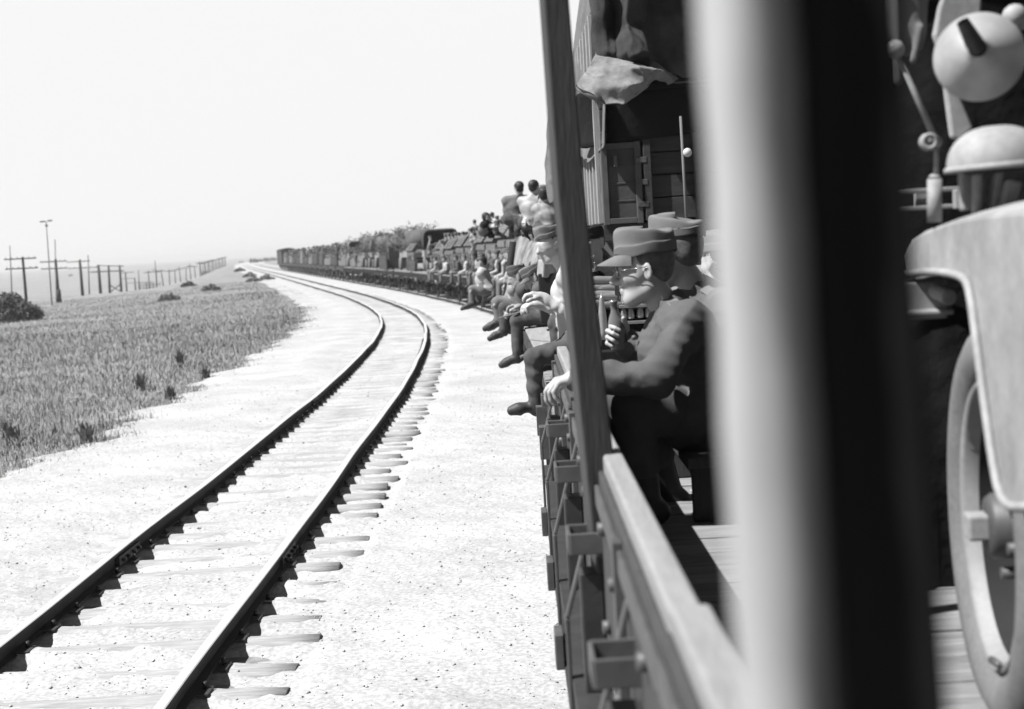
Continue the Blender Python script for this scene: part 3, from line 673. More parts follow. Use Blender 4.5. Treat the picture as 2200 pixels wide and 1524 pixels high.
def man(label, joints, fdir, group, h=.02, top=None, low=None, cap=None, hair=True, boots=None, skin=None, hs=1.06, peak=True, headup=(0, 0, 1), hands=True, bare_arms=False, slouch=0.0, hcurl=.7, armR=1.0):
    """one person as ONE continuous mesh (skin, top, trousers, boots, hair) with a cap as child; joints: dict of world points"""
    J = {k: V3(v) for k, v in joints.items()}; S = Soft(); top = top or M_cloth; low = low or M_trou; boots = boots or M_boot; skin = skin or M_skin
    mats = [skin, top, low, boots, M_hair]; tm = 1; am = 0 if bare_arms else 1
    up = nrm(J['neck'] - J['pel']); lat = nrm(J['shR'] - J['shL']); fw = nrm(np.cross(up, lat))
    ch = J['neck'] - up * .17 + fw * .015
    S.cap(J['hipL'] - lat * .01, J['hipR'] + lat * .01, .115, k=.05, m=2); S.cap(J['pel'] + up * .08, ch, .125, .14, k=.06, m=tm)
    S.cap(ch - lat * .075, ch + lat * .075, .115, k=.06, m=tm); S.cap(J['shL'], J['shR'], .072, k=.06, m=tm); S.cap(J['neck'] - up * .03, J['shL'], .062, k=.05, m=tm); S.cap(J['neck'] - up * .03, J['shR'], .062, k=.05, m=tm)
    S.cap(J['neck'] - up * .03, J['head'] - V3(headup) * .03, .062, .055, k=.03, m=0)
    for s in 'LR':
        S.cap(J['sh' + s], J['el' + s], .057 * armR, .046 * armR, k=.035, m=tm, fold=(.006, 3.3, 1.0 + ord(s)) if h < .013 else None); S.cap(J['el' + s], J['wr' + s], .048 * armR, .033 * armR, k=.025, m=am, fold=(.004, 3.0, 2.0 + ord(s)) if h < .013 and am else None)
        S.cap(J['hip' + s], J['kn' + s], .092, .066, k=.04, m=2, fold=(.006, 3.6, .3 + ord(s)) if h < .013 else None); S.cap(J['kn' + s], J['an' + s] * .86 + J['kn' + s] * .14, .066, .058, k=.03, m=2, fold=(.006, 2.6, 1.3 + ord(s)) if h < .013 else None); S.cap(J['an' + s] * .7 + J['kn' + s] * .3, J['an' + s], .044, .042, k=.008, m=3)
        sh = nrm(J['to' + s] - J['an' + s]); S.cap(J['an' + s], J['an' + s] * .3 + J['to' + s] * .7, .045, .040, k=.025, m=3); S.cap(J['an' + s] * .3 + J['to' + s] * .7, J['to' + s], .044, .033, k=.015, m=3); S.cap(J['an' + s] - sh * .05 + (J['an' + s] - J['kn' + s]) * .06, J['an' + s] + (J['an' + s] - J['kn' + s]) * .10, .040, k=.03, m=3)
        if hands:
            d = nrm(J['wr' + s] - J['el' + s]); hand_prims(S, J['wr' + s], d + V3((0, 0, -.25)), V3((0, 0, -1)) + .3 * fw, 0, hcurl, 1 if s == 'L' else -1, 1.05, k=max(.006, h * .5))
    head_prims(S, J['head'], fdir, headup, 0, hs, 4 if hair else None, fine=h < .012)
    o = soft_obj(S, h, "person", mats, None, tuple(J['pel']), wr=(.003 if bare_arms else .009, 18.0, 3 + int(abs(J['pel'][1]) * 7) % 50, np.diag([.9, .9, .7])) if h < .021 else None); tag(o, label, "person", group)
    if cap: field_cap(J['head'], fdir, headup, hs * 1.03, o, tuple(J['pel']), cap, peak, slouch=slouch)
    return o

def sitting(pel, neck, head, yaw, knL, anL, knR, anR, wrL, wrR, shw=.185, pole=(0, 0, -1), footlen=.20, toe=None):
    """joints for a seated figure; yaw: facing, radians from +Y anticlockwise"""
    f = np.array([-math.sin(yaw), math.cos(yaw), 0]); r = np.array([f[1], -f[0], 0]); pel, neck = V3(pel), V3(neck)
    up = nrm(neck - pel); J = dict(pel=pel, neck=neck, head=V3(head)); J['hipL'] = pel - r * .095; J['hipR'] = pel + r * .095
    J['shL'] = neck - r * shw - up * .055 + f * .02; J['shR'] = neck + r * shw - up * .055 + f * .02
    J['knL'], J['anL'], J['knR'], J['anR'] = map(V3, (knL, anL, knR, anR))
    for s in 'LR':
        tdir = f * .86 + np.array([0, 0, -.42]) if toe is None else V3(toe); J['to' + s] = J['an' + s] + nrm(tdir) * footlen
    for s, w in (('L', wrL), ('R', wrR)): J['el' + s], J['wr' + s] = ik(J['sh' + s], w, .30, .27, pole)
    return J
# ================================================================== THE TWO SOLDIERS IN FRONT
def soldier(label, J, fdir, headup, hs, hL, hR, glasses=False, cap_kw={}):
    """detailed figure: continuous body, with tunic, trousers, boots, cap as clothing on it"""
    J = {k: V3(v) for k, v in J.items()}; org = tuple(J['pel']); up = nrm(J['neck'] - J['pel']); lat = nrm(J['shR'] - J['shL']); fw = nrm(np.cross(up, lat)); ch = J['neck'] - up * .17 + fw * .02
    S = Soft()
    S.cap(J['pel'], ch, .10, .11, k=.05); S.cap(J['shL'], J['shR'], .05, k=.05); S.cap(J['neck'] - up * .04, J['head'] - V3(headup) * .03, .060, .056, k=.035)
    S.cap(J['hipL'], J['hipR'], .08, k=.05)
    for s in 'LR':
        S.cap(J['sh' + s], J['el' + s], .040, .036, k=.02); S.cap(J['el' + s], J['wr' + s], .034, .026, k=.015); S.cap(J['hip' + s], J['kn' + s], .07, .05, k=.03); S.cap(J['kn' + s], J['an' + s], .045, .035, k=.02); S.cap(J['an' + s], J['to' + s], .03, .025, k=.02)
    hand_prims(S, J['wrL'], *hL); hand_prims(S, J['wrR'], *hR)
    head_prims(S, J['head'], fdir, headup, 0, hs)
    o = soft_obj(S, .0058, "person", [M_skin], None, org); tag(o, label, "person", "soldiers on the flat wagon")
    # close-cropped hair
    f, r, u = frame(fdir, headup); A = np.array([f, r, u]); S = Soft()
    S.ell(J['head'] + hs * (-.018 * f + .036 * u), np.array([.0945, .0765, .083]) * hs, A, .01); S.ell(J['head'] + hs * (-.058 * f - .004 * u), np.array([.043, .060, .048]) * hs, A, .015)
    S.ell(J['head'] + hs * (.070 * f - .025 * u), np.array([.075, .2, .062]) * hs, A, .008, sub=True)
    soft_obj(S, .006, "hair", [M_crop], o, org)
    # tunic
    S = Soft(); t = .0
    S.cap(J['pel'] + up * .02, ch, .158, .158, k=.06, fold=(.007, 2.6, .4)); S.cap(ch - lat * .08, ch + lat * .08, .128, k=.06); S.cap(J['shL'] + lat * .015, J['shR'] - lat * .015, .080, k=.07)
    S.cap(J['neck'] - up * .045, J['shL'], .070, .066, k=.04); S.cap(J['neck'] - up * .045, J['shR'], .070, .066, k=.04)
    S.cap(J['neck'] - up * .05, J['neck'] + up * .012, .075, .068, k=.02)
    S.cap(J['hipL'], J['hipR'], .152, k=.05)
    for i, s in enumerate('LR'):
        S.cap(J['sh' + s], J['el' + s], .078, .062, k=.04, fold=(.007, 3.4, .7 + i)); S.cap(J['el' + s], J['wr' + s], .062, .052, k=.03, fold=(.008, 3.6, 2.1 + i))
        d = nrm(J['wr' + s] - J['el' + s]); S.cap(J['wr' + s] - d * .075, J['wr' + s] - d * .008, .057, .058, k=.006)
        S.ell(J['wr' + s] + d * .055, (.052, .052, .052), None, .006, sub=True)
        S.cap(J['hip' + s], J['hip' + s] * .72 + J['kn' + s] * .28, .135, .132, k=.03, fold=(.006, 2, 3 + i))
    S.cap(J['neck'] + up * .01, J['neck'] + up * .16, .058, .075, k=.01, sub=True)
    tn = soft_obj(S, .0058, "tunic", [M_cloth], o, org, wr=(.013, 12.5, 5 + int(J["pel"][1] * 10) % 9, ((1, 0, .5), (0, .8, 0), (-.35, 0, .75))))
    # turned-down collar, shoulder straps with a pale tab, buttons
    mb = MB(org); n = 20; V = []; F = []; ax = nrm(J['head'] - V3(headup) * .06 - J['neck']); a1 = nrm(fw - ax * (fw @ ax)); a2 = np.cross(ax, a1)
    for q, (rr, z) in enumerate(((.066, .035), (.074, .030), (.088, -.018), (.084, -.020))):
        for i in range(n):
            tt = R(25 + 310 * i / (n - 1)); V.append(J['neck'] + ax * (z - .012 * (1 - math.cos(tt)) * .0) + rr * (math.cos(tt) * a1 + math.sin(tt) * a2))
    for q in range(3):
        for i in range(n - 1): F.append((q * n + i, q * n + i + 1, (q + 1) * n + i + 1, (q + 1) * n + i))
    mb.add(V, F, 0, True); cl = mb.build("collar", M_cloth, tn); sm = cl.modifiers.new("thick", 'SOLIDIFY'); sm.thickness = .006
    for s in 'LR':
        b = MB(org); a = J['neck'] - up * .02 + (J['sh' + s] - J['neck']) * .45 + up * .083; e = J['sh' + s] + nrm(J['sh' + s] - J['neck']) * .045 + up * .066; b.bar(a, e, .045, .009, up=up); b.build("shoulder_strap", M_capc, tn, bevel=.004)
    # breast pocket flap, buttons down the front, belt
    b = MB(org)
    for q in range(5):
        c = ch + fw * .150 - up * (.09 * q - .12); b.ball(c, .011, 8)
    b.build("buttons", M_metal, tn)
    b = MB(org); pc_ = J['pel'] + up * .10; b.tube([pc_ + .172 * (math.cos(t) * fw + math.sin(t) * lat * 1.02) for t in np.linspace(0, 6.283, 33)], .014, 6); b.build("belt", M_boot, tn)
    # trousers, boots
    S = Soft(); S.cap(J['hipL'], J['hipR'], .13, k=.05)
    for i, s in enumerate('LR'):
        S.cap(J['hip' + s], J['kn' + s], .118, .086, k=.04, fold=(.010, 3.2, .9 + 2 * i)); S.cap(J['kn' + s], J['kn' + s] * .4 + J['an' + s] * .6, .086, .070, k=.03, fold=(.008, 3, 1.6 + i))
    soft_obj(S, .008, "trousers", [M_trou], o, org, wr=(.012, 11.0, 17, ((1, 0, .3), (0, .8, 0), (0, 0, .6))))
    for s in 'LR':
        S = Soft(); S.cap(J['kn' + s] * .5 + J['an' + s] * .5, J['an' + s], .068, .053, k=.02); S.cap(J['an' + s] + V3((0, 0, -.045)), J['to' + s] + V3((0, 0, -.0)), .046, .040, k=.03); S.cap(J['an' + s] + V3((0, 0, -.05)), J['an' + s] * 1.25 - J['to' + s] * .25 + V3((0, 0, -.05)), .042, k=.03)
        soft_obj(S, .009, "boot", [M_boot], o, org)
    field_cap(J['head'], fdir, headup, hs * 1.04, o, org, M_capc, **cap_kw)
    if glasses:
        g = MB(org); P = lambda x, y, z: J['head'] + hs * (x * f + y * r + z * u)
        for q in (-1, 1):
            c = [P(.104 - .012 * abs(math.sin(t) * 0 + q * .6), q * .031 + .021 * math.cos(t), .004 + .019 * math.sin(t)) for t in np.linspace(0, 6.283, 21)]; g.tube(c, .0028, 6)
            g.tube([P(.096, q * .052, .008), P(.05, q * .079, .010), P(-.005, q * .083, .012), P(-.018, q * .083, -.008)], .0018, 6)
        g.tube([P(.104, -.012, .008), P(.110, 0, .011), P(.104, .012, .008)], .0018, 6); g.build("glasses", mat("steel_wire", .5, .25, metal=.8, var=.05, bump=0), o)
    return o, tn

yawA = R(90)                                       # facing -X, over the side
kL, aL = at(1350, 862, 5.32), at(1392, 1085, 5.36); kR, aR = at(1362, 842, 5.74), at(1440, 1062, 5.80)
JA = sitting(at(1540, 905, 5.56), at(1437, 662, 5.52), at(1385, 580, 5.52), yawA, kL, aL, kR, aR, at(1246, 812, 5.18), at(1352, 742, 5.66), pole=(.15, -.3, -1))
JA['elL'] = V3(at(1408, 812, 5.16)); JA['shL'] = V3(at(1480, 700, 5.31)); JA['elR'] = V3(at(1416, 786, 5.70)); JA['shR'] = V3(at(1440, 694, 5.72))
sA, tA = soldier("soldier in round glasses and peaked field cap, hunched forward with a bottle", JA, (-1, .06, -.06), (-.04, 0, 1), 1.10,
    ((-1, -.05, -.10), (-.15, .1, -1), 0, .75, -1, 1.05), ((-.75, -.1, .45), (-.3, -.9, .2), 0, 1.15, 1, 1.05), True)
# bottle held in his far hand
btl = MB(at(1327, 745, 5.64)); c0 = at(1331, 752, 5.63); axb = at(1318, 650, 5.62) - c0
btl.lathe(c0, axb, [(0, 0), (.030, 0), (.033, .008), (.033, .105), (.026, .13), (.015, .155), (.0135, .185), (.017, .188), (.017, .2), (0, .2)], 24)
tag(btl.build("bottle", mat("brown_bottle_glass", .16, .18, var=.1, bump=0, spec=.5)), "brown glass bottle held upright in the hand of the soldier in glasses", "bottle")

kL2, aL2 = at(1490, 850, 5.95), at(1520, 1050, 6.0); kR2, aR2 = at(1500, 835, 6.3), at(1540, 1040, 6.35)
JB = sitting(at(1640, 865, 6.12), at(1502, 628, 6.02), at(1452, 545, 6.0), R(75), kL2, aL2, kR2, aR2, at(1535, 830, 5.95), at(1535, 835, 6.2))
JB['shL'] = V3(at(1560, 668, 5.85))
soldier("second soldier in a pale field cap close behind the one in glasses, face turned away", JB, (-.80, .60, -.05), (.0, .04, 1), 1.14,
    ((-1, 0, -.1), (0, 0, -1), 0, .6, -1, 1.0), ((-1, 0, -.1), (0, 0, -1), 0, .6, 1, 1.0), cap_kw=dict(peak=True, slouch=.6))
# low bench both sit on, and a third man beyond them, half hidden by the post
bn = thing("bench", "low plank bench the two capped soldiers sit on", "bench", (.80, 5.9, DECK)); q = MB(bn.location)
q.box((.78, 5.85, DECK + .245), (.36, 1.3, .04)); q.build("seat", M_dkwood, bn, bevel=.004)
for yy in (5.35, 6.35): g = MB(bn.location); g.box((.78, yy, DECK + .112), (.30, .05, .222)); g.build("leg", M_dkwood, bn, bevel=.003)
JC = sitting(at(1640, 830, 7.0), at(1572, 650, 6.95), at(1546, 566, 6.9), R(60), at(1540, 800, 6.8), at(1545, 1000, 6.8), at(1545, 800, 7.2), at(1550, 985, 7.2), at(1560, 780, 6.8), at(1560, 780, 7.2))
man("bareheaded man in pale cap beyond the two soldiers, mostly hidden by the post", JC, (-.6, .8, 0), "soldiers on the flat wagon", .011, M_cloth, M_trou, cap=M_capc, hair=True, peak=False)
# ================================================================== VEHICLE AND DARK LOAD ON OUR WAGON
M_paint = mat("dusty_pale_paint", 0.36, 0.65, nscale=6, var=0.30, bump=0.25, bscale=40, bdist=0.002, spec=.25, fine=.10, fscale=60)
M_paint2 = mat("grey_vehicle_paint", 0.30, 0.6, nscale=5, var=0.2, bump=0.12, bscale=60, bdist=0.002, fine=.06, fscale=60)
M_tyre = mat("dusty_rubber", 0.19, 0.9, nscale=9, var=0.2, bump=0.3, bscale=60, bdist=0.003, fine=.1, fscale=80)
M_tarp = mat("black_tarpaulin", 0.010, 0.9, nscale=2.5, var=0.4, bump=0.5, bscale=9, bdist=0.03, spec=.15)
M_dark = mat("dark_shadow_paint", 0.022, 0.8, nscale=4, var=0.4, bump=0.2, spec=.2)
VY = R(-7.6)                                      # the vehicle stands slightly askew on the deck
vd = np.array([math.sin(-VY), math.cos(VY), 0]); vr = np.array([math.cos(VY), -math.sin(-VY), 0])   # its forward and right
veh = thing("military_car", "pale dusty army car with blackout lamp and round-ended mudguard on the flat wagon deck", "car", (1.5, 2.4, DECK), group="vehicles on the train")
VO = veh.location
wc = V3(at(2190, 1123, 2.99)); wc[2] = DECK + .437
WL = thing("wheel", None, None); del_keys = None
WL.parent = veh; WL.location = Vector(wc) - VO
def lath_obj(name, prof, m, parent, n=56, origin=None):
    b = MB(); b.lathe((0, 0, 0), -vr, prof, n); return b.build(name, m, parent)
# profile along the outward (left) axis: (radius, distance)
lath_obj("tyre", [(.300, -.10), (.36, -.115), (.41, -.10), (.434, -.065), (.437, -.02), (.437, .0), (.432, .045), (.415, .07), (.385, .085), (.350, .082), (.318, .066), (.304, .050)], M_tyre, WL)
lath_obj("rim", [(.304, .050), (.311, .064), (.304, .070), (.292, .060), (.284, .03)], M_paint2, WL)
lath_obj("rim_well", [(.284, .029), (.280, -.02), (.276, -.056)], M_dark, WL)  # dark colour stands in for the shade deep in the rim
lath_obj("wheel_disc", [(.276, -.055), (.25, -.065), (.20, -.040), (.13, -.012), (.105, .0), (.06, .002)], M_paint, WL)
hb = MB(); hb.lathe((0, 0, 0), -vr, [(.070, -.02), (.070, .055), (.060, .068), (.03, .07), (0, .07)], 24)
for i in range(6):
    a = i * math.pi / 3 + .3; c = np.cos(a) * vd * .10 + np.array([0, 0, math.sin(a) * .10]); hb.cyl(c - vr * .0, c - vr * .045, .016, .014, 6)
hb.build("hub", M_metal, WL)
nub = MB(); nub.box(Vector(-vr * .085) + Vector(-vd * .0), (.05, .06, .055), rot=(0, 0, VY)); nub.build("hub_cap", M_paint, WL, bevel=.006)
vl = MB(); c = -.27 * np.array([0, 0, 1.0]) - vd * .10 - vr * .02; vl.tube([c, c - vr * .05 - vd * .02, c - vr * .06 + vd * .03], .008, 6); vl.build("valve", M_metal, WL)
# side of the mudguard: outline on the plane just outside the tyre
Pl0 = wc - vr * .125
def on_side(px, py, off=0.0):
    d = CAM_ROT @ Vector(((px - 1100) / FPX, -(py - 762) / FPX, -1.0)); d = V3(d); t = ((Pl0 - vr * off - V3(CAM)) @ vr) / (d @ vr); return V3(CAM) + d * t
out = [(1946, 548), (1956, 520), (1985, 500), (2050, 476), (2130, 462), (2260, 452), (2420, 452), (2420, 1085), (2200, 1091), (2178, 1090), (2160, 1070), (2148, 1030), (2128, 900), (2105, 720), (2094, 640), (2086, 604), (2066, 590), (2010, 582), (1952, 588)]
def round_off(P, it=2):
    for _ in range(it): P = [P[0]] + [r_ for p_, q_ in zip(P[:-1], P[1:]) for r_ in ((p_[0] * .75 + q_[0] * .25, p_[1] * .75 + q_[1] * .25), (p_[0] * .25 + q_[0] * .75, p_[1] * .25 + q_[1] * .75))] + [P[-1]]
    return P
out_s = round_off(out)
S3 = [on_side(*q) for q in out_s]
fb = MB(VO); fb.prism(S3, vr * .012, 0); fb.build("mudguard_skirt", M_paint, veh, bevel=.010, seg=3)
# rolled edge along the cut-out
eb = MB(VO); _p = [on_side(*q) - vr * .007 for q in round_off(out[7:], 3)]; eb.sweep(_p, .0085, 12); eb.build("edge_bead", M_paint, veh)
# crown of the mudguard, running inboard
tp = out[0:7]; V = []; F = []; rows = 9
for j in range(rows):
    t = j / (rows - 1)
    for q in tp:
        p = on_side(*q) + vr * (.006 + .40 * t) + np.array([0, 0, .035 * math.sin(math.pi * min(1, t * 1.0)) + .004]); V.append(p)
n = len(tp)
for j in range(rows - 1):
    for i in range(n - 1): F.append((j * n + i, j * n + i + 1, (j + 1) * n + i + 1, (j + 1) * n + i))
cb = MB(VO); cb.add(V, F, 0, True); o = cb.build("mudguard_crown", M_paint, veh); sm = o.modifiers.new("thick", 'SOLIDIFY'); sm.thickness = .012; sm.offset = -1
fv = MB(VO); a = [on_side(1946, 548), on_side(1952, 588)]; fv.prism([a[0], a[1], a[1] + vr * .40, a[0] + vr * .40], vd * .01); fv.build("mudguard_nose", M_paint, veh, bevel=.004)
# bracket below the nose of the mudguard
bk = MB(VO); bk.box(at(1985, 645, 3.5), (.10, .06, .09), rot=(0, 0, VY)); bk.box(at(1990, 668, 3.48), (.12, .08, .012), rot=(.1, .0, VY)); bk.cyl(at(2010, 625, 3.45), at(2040, 640, 3.35), .02, n=10); bk.build("spring_bracket", M_paint2, veh, bevel=.004)
# marker rod with ball
dr = 3.22
rd = MB(VO); rd.cyl(at(2008, 478, dr), at(2008, 385, dr), .0165, n=16); rd.cyl(at(2008, 385, dr), at(2010, 376, dr), .0165, .010, n=16); rd.build("rod_socket", M_paint, veh)
rd = MB(VO); rd.cyl(at(2011, 380, dr), at(2012, 305, dr), .0055, n=10); rd.cyl(at(2010, 302, dr), at(1930, 118, dr), .0075, .0055, n=10); rd.cyl(at(2015, 306, dr), at(1985, 300, dr - .02), .013, n=12); rd.build("marker_rod", M_paint, veh)
rd = MB(VO); rd.lathe(at(1995, 305, dr - .02), (0, 1, 0), [(.010, -.012), (.0195, -.012), (.0195, .012), (.010, .012), (.010, -.012)], 20); rd.build("rod_clamp", M_paint, veh)
rd = MB(VO); rd.ball(at(1925, 106, dr), .021, 20); rd.build("marker_ball", mat("white_enamel", .62, .35, var=.05, bump=0), veh)
# blackout lamp
dl = 2.95; c = at(2140, 352, dl); ux = nrm(at(2240, 340, dl) - at(2040, 357, dl)); uz = np.cross(ux, [0, 1, 0]); uz = uz if uz[2] > 0 else -uz
lb = MB(VO); V = []; F = []; n = 40; K = 9
for j in range(K + 1):
    a = j / K * math.pi / 2
    for i in range(n):
        t = 2 * math.pi * i / n; V.append(V3(c) + .099 * math.cos(a) ** .8 * (math.cos(t) * ux + math.sin(t) * np.array([0, 1, 0]) * .9) + uz * .078 * math.sin(a))
for j in range(K):
    for i in range(n): F.append((j * n + i, j * n + (i + 1) % n, (j + 1) * n + (i + 1) % n, (j + 1) * n + i))
lb.add(V, F, 0, True); lb.lathe(c, uz, [(.099, 0), (.104, -.002), (.104, -.012), (.090, -.012), (.085, -.004)], 40); lb.build("blackout_lamp", M_paint, veh)
lb = MB(VO); lb.lathe(V3(c) - uz * .006, uz, [(.088, 0), (.05, -.012), (0, -.014)], 32); lb.build("lamp_lens", M_dark, veh)
lb = MB(VO); lb.box(V3(at(2088, 408, 3.02)), (.05, .03, .085)); lb.box(V3(at(2140, 405, 2.98)), (.016, .03, .085), rot=(0, .15, 0)); lb.box(V3(at(2170, 420, 2.95)), (.03, .03, .06), rot=(0, .25, 0)); lb.cyl(at(2100, 372, 2.98), at(2100, 462, 2.98), .012); lb.build("lamp_bracket", M_paint, veh, bevel=.004)
lb = MB(VO); lb.box(at(1985, 410, 3.75), (.19, .03, .012)); lb.box(at(1985, 447, 3.75), (.19, .03, .012)); lb.box(at(2062, 428, 3.72), (.03, .03, .05)); lb.box(at(1990, 428, 3.78), (.06, .02, .045)); lb.build("bonnet_catch", M_paint2, veh, bevel=.003)
# pale pillar plate leaning behind the funnel, and dark bonnet
pl = [(2020, 12), (2040, -40), (2112, -40), (2108, 40), (2080, 150), (2060, 200), (2092, 276), (2060, 300), (2046, 296), (2032, 190), (2008, 75)]
pp = MB(VO); pp.prism([at(x, y, 3.55) for x, y in pl], Vector((.0, .03, 0))); pp.build("pillar_plate", M_paint, veh, bevel=.006)
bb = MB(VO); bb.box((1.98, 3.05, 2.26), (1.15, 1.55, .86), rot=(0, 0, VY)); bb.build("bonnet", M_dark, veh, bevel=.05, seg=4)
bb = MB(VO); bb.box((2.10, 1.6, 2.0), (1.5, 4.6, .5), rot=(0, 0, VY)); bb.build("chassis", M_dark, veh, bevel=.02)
cbn = MB(VO); cbn.box((2.15, .1, 2.85), (1.85, 3.6, 2.0), rot=(0, 0, VY), taper=(.92, .95)); cbn.build("added_canvas_top", M_tarp, veh, bevel=.15, seg=4)  # unseen cab top, added to block sky light from the right
dr2 = MB(VO); dr2.box((1.40, .6, 2.0), (.05, 2.4, .7), rot=(0, 0, VY)); dr2.build("side_panel", M_dark, veh, bevel=.02)  # panel coloured dark to cut light bounced at the near pole
for (dx, dy) in ((1.25, 0), (0, -2.3), (1.25, -2.3)):       # the wheels that stay out of the picture
    p = wc + vr * dx * 1.15 + vd * dy; q = MB(VO); q.lathe(p, -vr, [(0, .0), (.25, .02), (.32, .06), (.355, .082), (.415, .07), (.437, .0), (.434, -.065), (.36, -.11), (0, -.11)], 32); q.build("wheel", M_tyre, veh)
ck = MB(VO); ck.cyl(at(2172, 40, 3.2), at(2172, 95, 3.2), .018); ck.cyl(at(2165, 60, 3.2), at(2230, 45, 3.2), .012); ck.ball(at(2180, 36, 3.2), .028, 14); ck.build("mirror_clamp", M_paint, veh)
# canvas bag strapped to the screen pillar
S = Soft(); S.cap(at(1935, -30, 3.6), at(1938, 60, 3.6), .035, .04, k=.03); S.cap(at(1970, -20, 3.62), at(1955, 90, 3.6), .03, .035, k=.04); S.cap(at(1925, -40, 3.56), at(1932, 175, 3.56), .012, k=.01); S.cap(at(1978, 60, 3.56), at(1962, 130, 3.56), .010, k=.01)
o = soft_obj(S, .006, "kit_bag", [M_capc], None, tuple(at(1940, 60, 3.6))); tag(o, "grey canvas kit bag hanging by the screen pillar beside the white marker ball", "bag")
# funnel hung on the pillar
fo = at(2104, 122, 3.02); ax_ = V3((-.34, -.93, .09)); ax_ = nrm(ax_)
fn = thing("funnel", "round pale metal funnel with dark tapered spout, hung above the blackout lamp", "funnel", tuple(fo))
q = MB(); q.lathe((0, 0, 0), ax_, [(.086, -.012), (.0925, -.010), (.0935, 0), (.090, .008), (.074, .034), (.05, .062), (.03, .080), (.019, .088), (.019, .092)], 48); q.build("cone", mat("dusty_tinplate", .42, .45, metal=.15, nscale=7, var=.3, bump=.15, bscale=30, bdist=.004), fn)
q = MB(); e = V3(at(2068, 46, 2.93)) - V3(fo); q.cyl(ax_ * .075, e, .0205, .0125, 18, caps=False); q.cyl(ax_ * .075, e, .0185, .0105, 18, caps=False); q.build("spout", M_iron, fn)
# tall load under a black tarpaulin
def tarped(label, cx, cy, hx, hy, H, ph):
    ld = thing("covered_load", label, "load", (cx, cy, DECK)); V = []; F = []; nA, nB = 64, 30; sp = lambda c_: math.copysign(abs(c_) ** .26, c_)
    for j in range(nB):
        z = DECK + .004 + H * j / (nB - 1); sh = 1 - .10 * (j / (nB - 1)) ** 3
        for i in range(nA):
            t = 2 * math.pi * i / nA; c_, s_ = math.cos(t), math.sin(t); rip = .02 * math.sin(t * 17 + ph + 2 * math.sin(z * 3)) * (1 - j / nB) + .015 * math.sin(z * 9 + t * 5)
            V.append((cx + hx * sh * sp(c_) + rip * c_, cy + hy * sh * sp(s_) + rip * s_, z))
    for j in range(nB - 1):
        for i in range(nA): F.append((j * nA + i, j * nA + (i + 1) % nA, (j + 1) * nA + (i + 1) % nA, (j + 1) * nA + i))
    F.append(tuple(range((nB - 1) * nA, nB * nA)))
    q = MB(ld.location); q.add(V, F, 0, True); q.build("tarpaulin", M_tarp, ld)
    for z in (DECK + .33 * H, DECK + .66 * H):
        rp = MB(ld.location); rp.tube([(cx + (hx + .02) * sp(math.cos(t)), cy + (hy + .025) * sp(math.sin(t)), z + .03 * math.sin(3 * t)) for t in np.linspace(0, 6.283, 60)], .008, 6); rp.build("rope", M_iron, ld)
tarped("tall dark load under black tarpaulin behind the pale post", 1.93, 4.75, 1.0, .62, 2.75, 0)
tarped("unseen load under black tarpaulin, added behind the camera to block light", 1.75, -1.75, 1.1, .75, 2.3, 2)  # unseen load, added to keep fill light off the near pole
# ================================================================== THE TRAIN AHEAD
PITCH = 10.4; HALF = 4.72
def wagon_parts(root):
    b = MB(); y = -HALF
    while y < HALF - .02:
        b.box((0, y + .115, DECK - .03), (2.84, .222, .06)); y += .236
    b.build("deck", M_wood, root)
    for s in (-1, 1):
        f = MB(); f.box((s * 1.37, 0, DECK - .19), (.03, 2 * HALF, .25)); f.box((s * 1.40, 0, DECK - .07), (.09, 2 * HALF, .02)); f.box((s * 1.40, 0, DECK - .31), (.09, 2 * HALF, .02)); f.build("sole_bar", M_iron, root)
        for k in range(9):
            yy = -HALF + .5 + k * 1.09; f = MB(); f.box((s * 1.47, yy, DECK - .16), (.10, .14, .20)); f.box((s * 1.45, yy, DECK - .315), (.07, .10, .11)); f.build("stake_pocket", M_metal, root)
        f = MB(); f.box((0, s * (HALF + .06), DECK - .2), (2.84, .12, .30)); f.build("headstock", M_iron, root)
        for sx in (-.88, .88):
            f = MB(); f.cyl((sx, s * (HALF + .12), 1.06), (sx, s * (HALF + .44), 1.06), .085, .07, 12); f.cyl((sx, s * (HALF + .44), 1.06), (sx, s * (HALF + .47), 1.06), .19, .19, 16); f.build("buffer", M_iron, root)
        f = MB(); f.cyl((-.8, s * 3.0, .47), (.8, s * 3.0, .47), .07, n=10)
        f.build("axle", M_iron, root)
        for sx in (-1, 1):
            f = MB(); f.lathe((sx * .76, s * 3.0, .47), (sx, 0, 0), [(0, -.05), (.49, -.05), (.5, -.03), (.47, .06), (.40, .06), (.36, .03), (.12, .03), (.1, .1), (0, .1)], 24); f.build("wheel", M_iron, root)
            f = MB(); f.box((sx * 1.02, s * 3.0, .50), (.24, .26, .28)); f.box((sx * 1.02, s * 3.0, .88), (.10, 1.3, .07)); f.box((sx * 1.02, s * 3.0, .94), (.10, .9, .05)); f.bar((sx * 1.02, s * 3 - .5, .92), (sx * 1.02, s * 3 - .14, .4), .03, .06); f.bar((sx * 1.02, s * 3 + .5, .92), (sx * 1.02, s * 3 + .14, .4), .03, .06); f.build("axle_box", M_iron, root)
    f = MB(); f.bar((-1.3, -2.4, DECK - .45), (-1.3, 2.4, DECK - .45), .04, .05); f.bar((-1.3, -2.4, DECK - .45), (-1.3, -HALF + .4, DECK - .3), .04, .05); f.bar((-1.3, 2.4, DECK - .45), (-1.3, HALF - .4, DECK - .3), .04, .05); f.build("truss_rod", M_iron, root)
W2 = thing("flat_wagon", "second flat wagon, men's legs dangling over its edge and a wooden box truck on it", "wagon", group="wagons of the train")
wagon_parts(W2)
TREE = tree_of(W2)
wag = []
